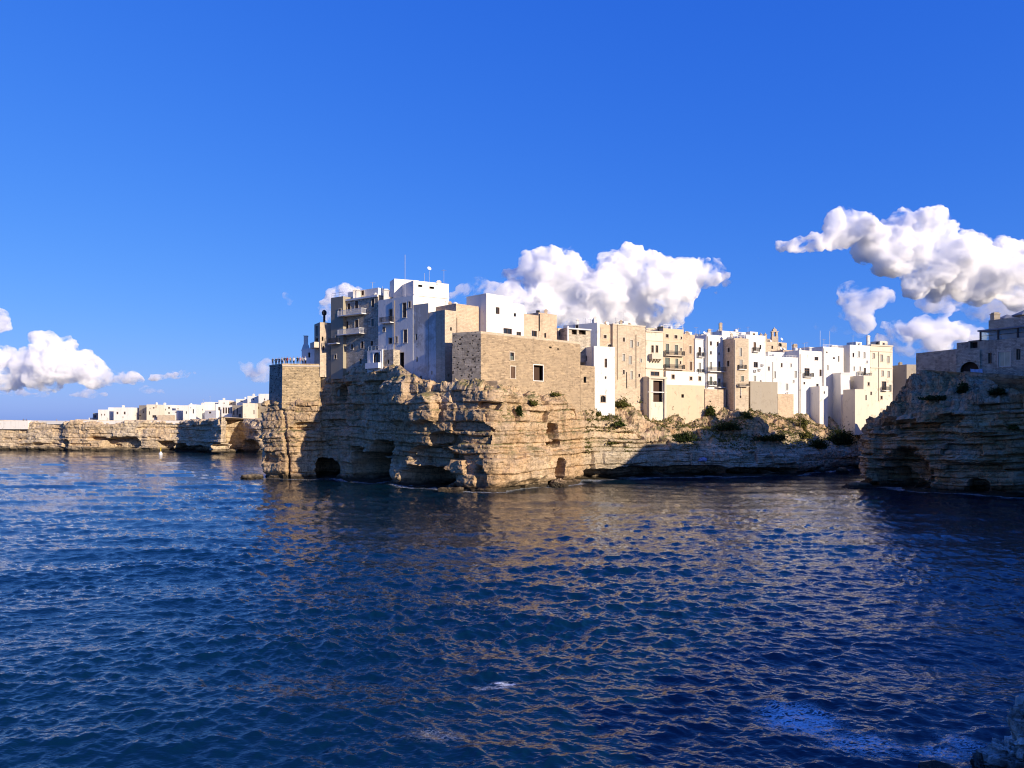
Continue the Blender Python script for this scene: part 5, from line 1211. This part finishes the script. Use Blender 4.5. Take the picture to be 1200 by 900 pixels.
# ------------------------------------------------------------------ plants
def leaf_mat(name, c1, c2):
    m = NT(name); oi = m.n("ShaderNodeNewGeometry")
    c = m.ramp(oi.outputs["Random Per Island"], [(0.0, c1), (0.6, tuple((a + b) / 2 for a, b in zip(c1, c2))), (1.0, c2)])
    d = m.n("ShaderNodeBsdfDiffuse"); t = m.n("ShaderNodeBsdfTranslucent"); mx = m.n("ShaderNodeMixShader"); mx.inputs[0].default_value = 0.25
    m.l(c, d.inputs[0]); m.l(c, t.inputs[0]); m.l(d.outputs[0], mx.inputs[1]); m.l(t.outputs[0], mx.inputs[2]); m.l(mx.outputs[0], m.out.inputs[0])
    return m.mat
M['leaf'] = leaf_mat("shrub_leaves", (0.035, 0.055, 0.015), (0.10, 0.115, 0.03))
M['leafy'] = leaf_mat("dry_shrub_leaves", (0.07, 0.085, 0.02), (0.19, 0.16, 0.05))
M['leafd'] = leaf_mat("dark_shrub_leaves", (0.02, 0.035, 0.014), (0.06, 0.075, 0.025))
M['bark'] = plain("bark", (0.12, 0.09, 0.06), 0.95)
def quads_obj(name, C, size, mat, rs, parent=None, kind=None, loc=(0, 0, 0)):
    n = len(C); a = rs.normal(size=(n, 3)); a /= np.linalg.norm(a, axis=1)[:, None]; b = np.cross(a, rs.normal(size=(n, 3))); b /= np.linalg.norm(b, axis=1)[:, None]
    sz = size * rs.uniform(0.6, 1.4, (n, 1)); a = a * sz; b = b * sz * 0.55
    V = np.stack([C - a, C - b * 0.9, C + a, C + b * 0.9], 1).reshape(-1, 3) - np.array(loc)
    me = bpy.data.meshes.new(name); me.vertices.add(4 * n); me.vertices.foreach_set("co", V.astype(np.float32).ravel())
    me.loops.add(4 * n); me.loops.foreach_set("vertex_index", np.arange(4 * n, dtype=np.int32)); me.polygons.add(n); me.polygons.foreach_set("loop_start", (np.arange(n) * 4).astype(np.int32))
    me.materials.append(mat); me.update(calc_edges=True)
    o = bpy.data.objects.new(name, me); COL.objects.link(o)
    if parent: o.parent = parent
    if kind: o["kind"] = kind
    return o
def cliff_point(px, py, V):
    """the point of a cliff mesh that is seen at a photo pixel"""
    X, Y, Z = V[..., 0], np.maximum(V[..., 1], 5), V[..., 2]
    u = 600 + F * X / Y; v = HOR - F * (Z - EYE) / Y
    d = (u - px) ** 2 + (v - py) ** 2 + (Y * 0.02) ** 2
    i = np.unravel_index(np.argmin(np.where(d < 40, d + Y * 0.5, d + 1e6)), d.shape)
    return V[i]
def shrub(px, py, w, h, label, V, seed, mat='leaf', n=900, size=0.24, hang=False):
    rs = np.random.RandomState(seed)
    c = cliff_point(px, py + (0 if hang else h * 0.35), V); k = c[1] / F
    rx, rz = w / 2 * k, h / 2 * k
    root = empty("ivy" if hang else "shrub", tuple(c), label, "ivy" if hang else "shrub", "shrubs growing on the rocks")
    cl = rs.normal(size=(14, 3)); cl /= np.linalg.norm(cl, axis=1)[:, None]
    cl *= rs.uniform(0.25, 0.85, (14, 1))
    P = cl[rs.randint(0, 14, n)] + rs.normal(size=(n, 3)) * (0.16 + 0.22 * rs.rand(n, 1) ** 3)
    if not hang: P[:, 2] = np.abs(P[:, 2]) * 1.0
    P = P * np.array([rx, min(rx, 1.6), rz * (1.0 if hang else 1.5)])
    if hang: P[:, 1] *= 0.4; P[:, 1] -= 0.4
    quads_obj("foliage", P, size, M[mat], rs, root, 'stuff')
    mb = MB(); q = Vector(c)
    for i in range(4):
        e = q + Vector(P[rs.randint(0, n)]) * 0.7; mb.tube([q - Vector((0, 0, 0.3)), q.lerp(e, 0.5) + Vector((0, 0, 0.15)), e], [0.07, 0.045, 0.02], 5)
    mb.build("stem", M['bark'], root)
for k, a in enumerate([
    (768, 474, 34, 20, "big rounded dark green bush below the stone portal", HV, 'leaf', 2600), (726, 472, 22, 12, "yellowish scrub at the foot of the broad tan house", HV, 'leafy', 900), (742, 468, 22, 12, "green scrub between the broad tan house and the portal", HV, 'leaf', 900),
    (711, 478, 6, 12, "small dark bush at the foot of the white tower", HV, 'leafd', 400), (700, 484, 10, 7, "low grey green tuft left of the dark bush under the white tower", HV, 'leafy', 300), (724, 496, 22, 9, "flat patch of scrub on the sunlit slope", HV, 'leaf', 700), (650, 462, 14, 5, "tiny scrub tuft at the foot of the bastion wall", HV, 'leafy', 250),
    (609, 482, 9, 16, "hanging dark weeds on the sunlit cliff under the bastion", HV, 'leafd', 450, True), (623, 471, 10, 9, "olive weeds just above the hanging dark ones", HV, 'leafy', 300), (833, 480, 14, 16, "green scrub below the tan stone footing", HV, 'leaf', 700), (852, 500, 40, 10, "dark scrub line at the foot of the tan tower house", HV, 'leafd', 1300), (800, 512, 46, 13, "dark shaded scrub in the middle of the slope", HV, 'leafd', 1500),
    (903, 512, 44, 11, "dark shaded scrub below the grey retaining panel", HV, 'leafd', 1500), (940, 500, 14, 26, "bright green ivy hanging beside a pole under the white houses", HV, 'leafy', 1100, True), (949, 474, 14, 14, "russet brown creeper beside the hanging ivy", HV, 'leafy', 600), (944, 508, 22, 12, "yellow green bush at the foot of the ivy", HV, 'leafy', 800),
    (985, 512, 40, 26, "large dark bush filling the shaded ravine by the beach", HV, 'leafd', 2600), (960, 520, 26, 16, "dark shrub left of the large ravine bush", HV, 'leafd', 1100), (995, 484, 14, 12, "brown scrub right under the white buttress", HV, 'leafy', 500), (876, 486, 12, 10, "little bush right of the tan tower foot", HV, 'leaf', 350),
    (716, 519, 16, 6, "thin dry scrub just above the shadow edge", HV, 'leafy', 400), (1128, 455, 13, 14, "dark green bush hanging below the stone arch", RV, 'leafd', 900), (1168, 458, 26, 9, "dark scrub at the foot of the grey stone house", RV, 'leafd', 900), (1100, 466, 44, 6, "grassy green ledge growth on the upper right cliff", RV, 'leafd', 900), (1187, 500, 12, 7, "small green tuft on the pale ledge of the right cliff", RV, 'leaf', 350)]):
    shrub(*a[:6], seed=100 + k, mat=a[6], n=a[7], hang=len(a) > 8)

# loose dry grass over the slope: nobody could count it
rs = np.random.RandomState(9)
T = HV.reshape(-1, 3); dz = np.zeros(HV.shape[:2]); 
e1 = np.gradient(HV, axis=0); e2 = np.gradient(HV, axis=1); nn = np.cross(e1, e2); nn /= np.linalg.norm(nn, axis=2)[..., None] + 1e-9
upm = np.abs(nn[..., 2]).reshape(-1)
u = 600 + F * T[:, 0] / np.maximum(T[:, 1], 5)
ns = fbm(T[:, 0], T[:, 1], T[:, 2], 0.16, 4, 61)
ok = (upm > 0.5) & (T[:, 2] > 5.5) & (u > 685) & (u < 1010) & (ns > -0.02) & (T[:, 1] < 186)
P0 = T[ok]; P0 = P0[rs.randint(0, len(P0), 16000)] + rs.normal(size=(16000, 3)) * np.array([0.15, 0.15, 0.06]) + np.array([0, 0, 0.12])
o = quads_obj("grass", P0, 0.17, M['leafy'], rs, None, 'stuff'); tag(o, "dry grass and low weeds scattered over the rocky slope", "grass")

# pole by the ivy
c = cliff_point(938, 500, HV); mb = MB(); x, y = XY(937.6, c[1] - 0.6); mb.tube([(x, y, c[2] - 1), (x, y, ZZ(457, y))], 0.1, 8); mb.box((x, y, ZZ(457, y)), (0.22, 0.22, 0.06))
tag(mb.build("wooden_pole", M['bark']), "dark upright pole rising beside the hanging ivy", "pole")

# ------------------------------------------------------------------ beach, boulders, buoy
A = [XY(952, 171), XY(1003, 173)]
mb = MB(); N = 24
for i in range(N):
    f = lambda i, j: (XY(948 + 62 * i / N, 172.0)[0] + 1.5 * j * 0.2, 170.5 + 2.6 * j + 0.8 * math.sin(i * 0.9) + 6 * i / N, -0.25 + 0.30 * j + 0.05 * math.sin(i * 2.1 + j))
    for j in range(5): mb.poly([f(i, j), f(i + 1, j), f(i + 1, j + 1), f(i, j + 1)])
tag(mb.build("pebble_beach", plain("white_pebbles", (0.62, 0.6, 0.56), 0.95, 0, 0.5, 6.0), smooth=True), kind="structure")
def boulder(name, label, c, r, mat, seed, amp=0.35, sub=4):
    bm = bmesh.new(); bmesh.ops.create_icosphere(bm, subdivisions=sub, radius=1)
    v = np.array([q.co[:] for q in bm.verts]); 
    sc3 = np.array(r); p = v * sc3; f = 1.1 / max(r)
    nrm = v
    d = amp * fbm(p[:, 0], p[:, 1], p[:, 2], f, 6, seed, 0.66)
    cell = np.abs(fbm(p[:, 0], p[:, 1], p[:, 2], f * 1.7, 3, seed + 3)); d -= 0.3 * amp * (1 - sstep(0, 0.12, cell))
    st_ = np.round(p[:, 2] / (max(r) * 0.28)) * (max(r) * 0.28)
    p[:, 2] = p[:, 2] * 0.55 + st_ * 0.45
    p = p * (1 + d)[:, None]
    for q, w in zip(bm.verts, p): q.co = Vector(w.tolist())
    me = bpy.data.meshes.new(name); bm.to_mesh(me); bm.free(); me.materials.append(M[mat])
    o = bpy.data.objects.new(name, me); o.location = c; COL.objects.link(o)
    return tag(o, label, "rock")
x, y = XY(295, 153.2); boulder("shore_rock", "low dark rock awash at the foot of the headland's left tip", (x, y, 0.2), (2.4, 1.5, 0.9), 'rock_dark', 3)
x, y = XY(987, 170); boulder("boulder", "dark boulder on the pale cove beach", (x, y, 0.5), (1.5, 1.0, 0.8), 'rock_dark', 5)
x, y = XY(964, 171.5); boulder("boulder", "small upright dark rock at the left end of the cove beach", (x, y, 0.5), (0.6, 0.6, 0.9), 'rock_dark', 6)
x, y = XY(1008, 133); boulder("shore_rock", "flat dark rock shelf at the water's edge under the right cliff corner", (x, y, 0.0), (3.2, 2.2, 0.6), 'rock_dark', 8)
x, y = XY(655, 134.5); boulder("boulder", "tan boulder in the cleft at the foot of the sunlit cliff", (x, y, 0.2), (1.5, 1.2, 1.1), 'rock', 12)
x, y = XY(527, 125.6); boulder("boulder", "yellowish rock at the waterline left of the near cliff corner", (x, y, 0.1), (1.9, 0.9, 0.75), 'rock', 14, 0.6)
x, y = XY(268, 281); boulder("boulder", "pale rocks below the dark rock face of the far cliff", (x, y, 0.3), (3.4, 2, 1.0), 'rock_far', 15)
def spot(px, py, z): 
    D = (EYE - z) * F / (py - HOR); return (*XY(px, D), z)
boulder("near_rock", "upright pale grey limestone rock cut by the right edge at the bottom corner", spot(1203, 868, 1.0), (0.55, 0.6, 1.15), 'rock_near', 21, 0.8, 5)
boulder("near_rock", "broad flat topped pale rock just below the upright one at the bottom corner", spot(1192, 890, 0.35), (0.8, 0.65, 0.65), 'rock_near', 22, 0.8, 5)
boulder("near_rock", "low bluish grey rock at the bottom edge beside the corner rocks", spot(1160, 902, 0.0), (0.6, 0.5, 0.5), 'rock_near', 23, 0.75, 5)
boulder("near_rock", "dark wet rock barely awash at the bottom edge", spot(1105, 906, -0.1), (0.85, 0.45, 0.25), 'rock_near', 24, 0.5)
x, y, z = spot(188.3, 532.5, 0.0)
root = empty("buoy", (x, y, 0), "small yellow and white channel buoy floating off the far cliff", "buoy")
mb = MB(); mb.tube([(x, y, -0.4), (x, y, -0.2), (x, y, 0.35), (x, y, 0.6), (x, y, 1.0)], [0.5, 0.62, 0.62, 0.4, 0.22], 14); mb.build("float", M['plastic'], root, True)
mb = MB(); mb.tube([(x, y, 1.0), (x, y, 2.1)], [0.2, 0.13], 10); mb.tube([(x, y, 2.1), (x, y, 2.25), (x, y, 2.5)], [0.25, 0.28, 0.1], 10); mb.build("mast", plain("buoy_yellow", (0.65, 0.45, 0.05), 0.5), root, True)
c = cliff_point(824, 537.5, HV); x, y = XY(824, c[1] - 0.3)
boulder("bundle", "blue and white cloth bundle left on the pale rock ledge of the cove", (x, y, ZZ(538.5, y)), (1.1, 0.5, 0.45), 'rock_near', 33, 0.5, 3)
o = bpy.context.scene.objects["bundle"]; o.data.materials[0] = plain("blue_white_cloth", (0.30, 0.36, 0.62), 0.9, 0, 0.8, 2.0); o["category"] = "bundle"

# ------------------------------------------------------------------ people
def person_mesh(pose):
    """one continuous body grown from a posed skeleton"""
    J = {'pel': (0, 0, .96, .13), 'wai': (0, 0, 1.10, .12), 'che': (0, .01, 1.32, .145), 'nek': (0, 0, 1.47, .055), 'hea': (0, -.01, 1.60, .085), 'top': (0, 0, 1.70, .06),
         'hl': (.1, 0, .9, .09), 'kl': (.11, -.02, .5, .06), 'al': (.11, .02, .09, .04), 'fl': (.12, -.13, .04, .035), 'hr': (-.1, 0, .9, .09), 'kr': (-.11, -.01, .5, .06), 'ar': (-.11, .02, .09, .04), 'fr': (-.12, -.13, .04, .035),
         'sl': (.18, 0, 1.40, .06), 'el': (.24, .03, 1.13, .042), 'wl': (.24, -.05, .88, .03), 'pl': (.24, -.08, .79, .026), 'sr': (-.18, 0, 1.40, .06), 'er': (-.24, .03, 1.13, .042), 'wr': (-.24, -.05, .88, .03), 'pr': (-.24, -.08, .79, .026)}
    if pose == 'lean': J.update({'el': (.26, -.16, 1.2, .042), 'wl': (.16, -.38, 1.12, .03), 'pl': (.1, -.44, 1.1, .026), 'er': (-.26, -.16, 1.2, .042), 'wr': (-.16, -.38, 1.12, .03), 'pr': (-.1, -.44, 1.1, .026), 'che': (0, -.05, 1.3, .145), 'nek': (0, -.08, 1.44, .055), 'hea': (0, -.12, 1.57, .085), 'top': (0, -.12, 1.67, .06), 'sl': (.18, -.06, 1.38, .06), 'sr': (-.18, -.06, 1.38, .06)})
    if pose == 'photo': J.update({'er': (-.26, -.2, 1.25, .042), 'wr': (-.1, -.36, 1.48, .03), 'pr': (-.05, -.38, 1.54, .026)})
    E = "pel-wai wai-che che-nek nek-hea hea-top pel-hl hl-kl kl-al al-fl pel-hr hr-kr kr-ar ar-fr che-sl sl-el el-wl wl-pl che-sr sr-er er-wr wr-pr".split()
    names = list(J); me = bpy.data.meshes.new("person"); me.from_pydata([J[k][:3] for k in names], [tuple(names.index(q) for q in e.split('-')) for e in E], [])
    o = bpy.data.objects.new("tmp", me); COL.objects.link(o)
    sk = o.modifiers.new("s", 'SKIN')
    for i, k in enumerate(names):
        me.skin_vertices[0].data[i].radius = (J[k][3], J[k][3] * (0.8 if k in ('che', 'wai', 'pel') else 1))
        me.skin_vertices[0].data[i].use_root = k == 'pel'
    sb = o.modifiers.new("b", 'SUBSURF'); sb.levels = sb.render_levels = 1
    m2 = bpy.data.meshes.new_from_object(o.evaluated_get(bpy.context.evaluated_depsgraph_get())); bpy.data.objects.remove(o); bpy.data.meshes.remove(me)
    return m2
def sub_mesh(src, name, keep, grow):
    bm = bmesh.new(); bm.from_mesh(src)
    bmesh.ops.delete(bm, geom=[f for f in bm.faces if not keep(f.calc_center_median())], context='FACES')
    bm.normal_update()
    nr = [(v, v.normal.copy()) for v in bm.verts]
    for v, n_ in nr: v.co += n_ * grow
    me = bpy.data.meshes.new(name); bm.to_mesh(me); bm.free(); return me
BODY = {p: person_mesh(p) for p in ('stand', 'lean', 'photo')}
CL = {}
for p, b in BODY.items():
    CL[p] = (sub_mesh(b, "shirt", lambda c: 0.93 < c.z < 1.47 and not (abs(c.x) > .2 and c.z < 1.1) and c.y > -.33 and not (c.z > 1.44 and abs(c.x) < .1), .016), sub_mesh(b, "trousers", lambda c: .1 < c.z < .98 and abs(c.x) < .21, .012), sub_mesh(b, "hair", lambda c: c.z > 1.6 - (0.04 if p == 'lean' else 0) and abs(c.x) < .12 and (c.y > -.06 - (.1 if p == 'lean' else 0) or c.z > 1.66) and not (p == 'photo' and c.y < -.25), .014))
M['skin'] = plain("skin", (0.45, 0.27, 0.18), 0.6)
cloth = {k: plain(k + "_cloth", c, 0.9) for k, c in dict(black=(.02, .02, .022), white=(.75, .75, .73), red=(.3, .05, .05), navy=(.03, .04, .1), beige=(.45, .36, .25), grey=(.25, .25, .26), teal=(.05, .18, .2), pink=(.5, .28, .3)).items()}
hairc = [plain("dark_hair", (.02, .014, .01), .7), plain("brown_hair", (.08, .045, .025), .7), plain("white_hat", (.75, .74, .7), .8)]
def person(px, D, zfoot, rz, pose, top, bot, hair, label, group, dx=0.0):
    x, y = XY(px, D)
    b = bpy.data.objects.new("person", BODY[pose].copy()); b.data.materials.clear(); b.data.materials.append(M['skin']); COL.objects.link(b)
    b.location = (x, y, zfoot); b.rotation_euler = (0, 0, rz); b.scale = (1, 1, 1)
    tag(b, label, "person", group)
    for me, m in zip(CL[pose], (cloth[top], cloth[bot], hairc[hair])):
        c = bpy.data.objects.new(me.name.split('.')[0], me.copy()); c.data.materials.clear(); c.data.materials.append(m); COL.objects.link(c); c.parent = b
G3 = "people at the edge of the lookout terrace"
zf = ter.zr
for a in [(319.5, 156.3, .8, 'lean', 'black', 'navy', 0, "leftmost person in black leaning on the terrace wall"), (323.5, 156.0, .3, 'stand', 'black', 'black', 1, "second person from the left on the terrace, dressed all in black"), (327, 155.2, -.2, 'photo', 'navy', 'grey', 0, "person in navy holding something up, third from the left on the terrace"),
          (330.5, 154.4, .4, 'stand', 'grey', 'black', 1, "person in a grey top and black trousers, fourth from the left on the terrace"), (333.7, 153.6, .2, 'lean', 'black', 'beige', 0, "person in a black top and beige trousers on the terrace"), (336.6, 153.2, -.4, 'stand', 'red', 'black', 0, "person in a dark red top, tallest against the sky on the terrace"), (340.5, 153.6, .1, 'lean', 'beige', 'navy', 1, "person in a beige top leaning on the terrace wall"),
          (344.2, 153.0, -.3, 'stand', 'white', 'black', 1, "person in a white top left of the dark pair on the terrace"), (348.6, 153.2, .5, 'photo', 'black', 'black', 0, "person in black taking a picture beside the small white house"), (351.7, 152.8, -.2, 'stand', 'pink', 'grey', 2, "person in a pink top with a white hat on the terrace"), (354.5, 153.5, .2, 'stand', 'grey', 'navy', 1, "person in a grey top and navy trousers on the terrace"), (358, 152.6, -.5, 'lean', 'white', 'black', 2, "rightmost person on the terrace, in a white top and white hat")]:
    person(a[0], a[1], zf, a[2], a[3], a[4], a[5], a[6], a[7], G3)
G4 = "distant walkers on the far cliff wall"
for a in [(27.5, 299.5, .3, 'stand', 'black', 'black', 0, "left one of two dark figures standing on the far pale wall"), (30.8, 299.3, -.3, 'stand', 'navy', 'black', 0, "right one of two dark figures standing on the far pale wall"), (66.5, 297.5, 0, 'stand', 'grey', 'navy', 1, "lone distant figure on the far clifftop")]:
    person(a[0], a[1], 11.0, a[2], a[3], a[4], a[5], a[6], a[7], G4)
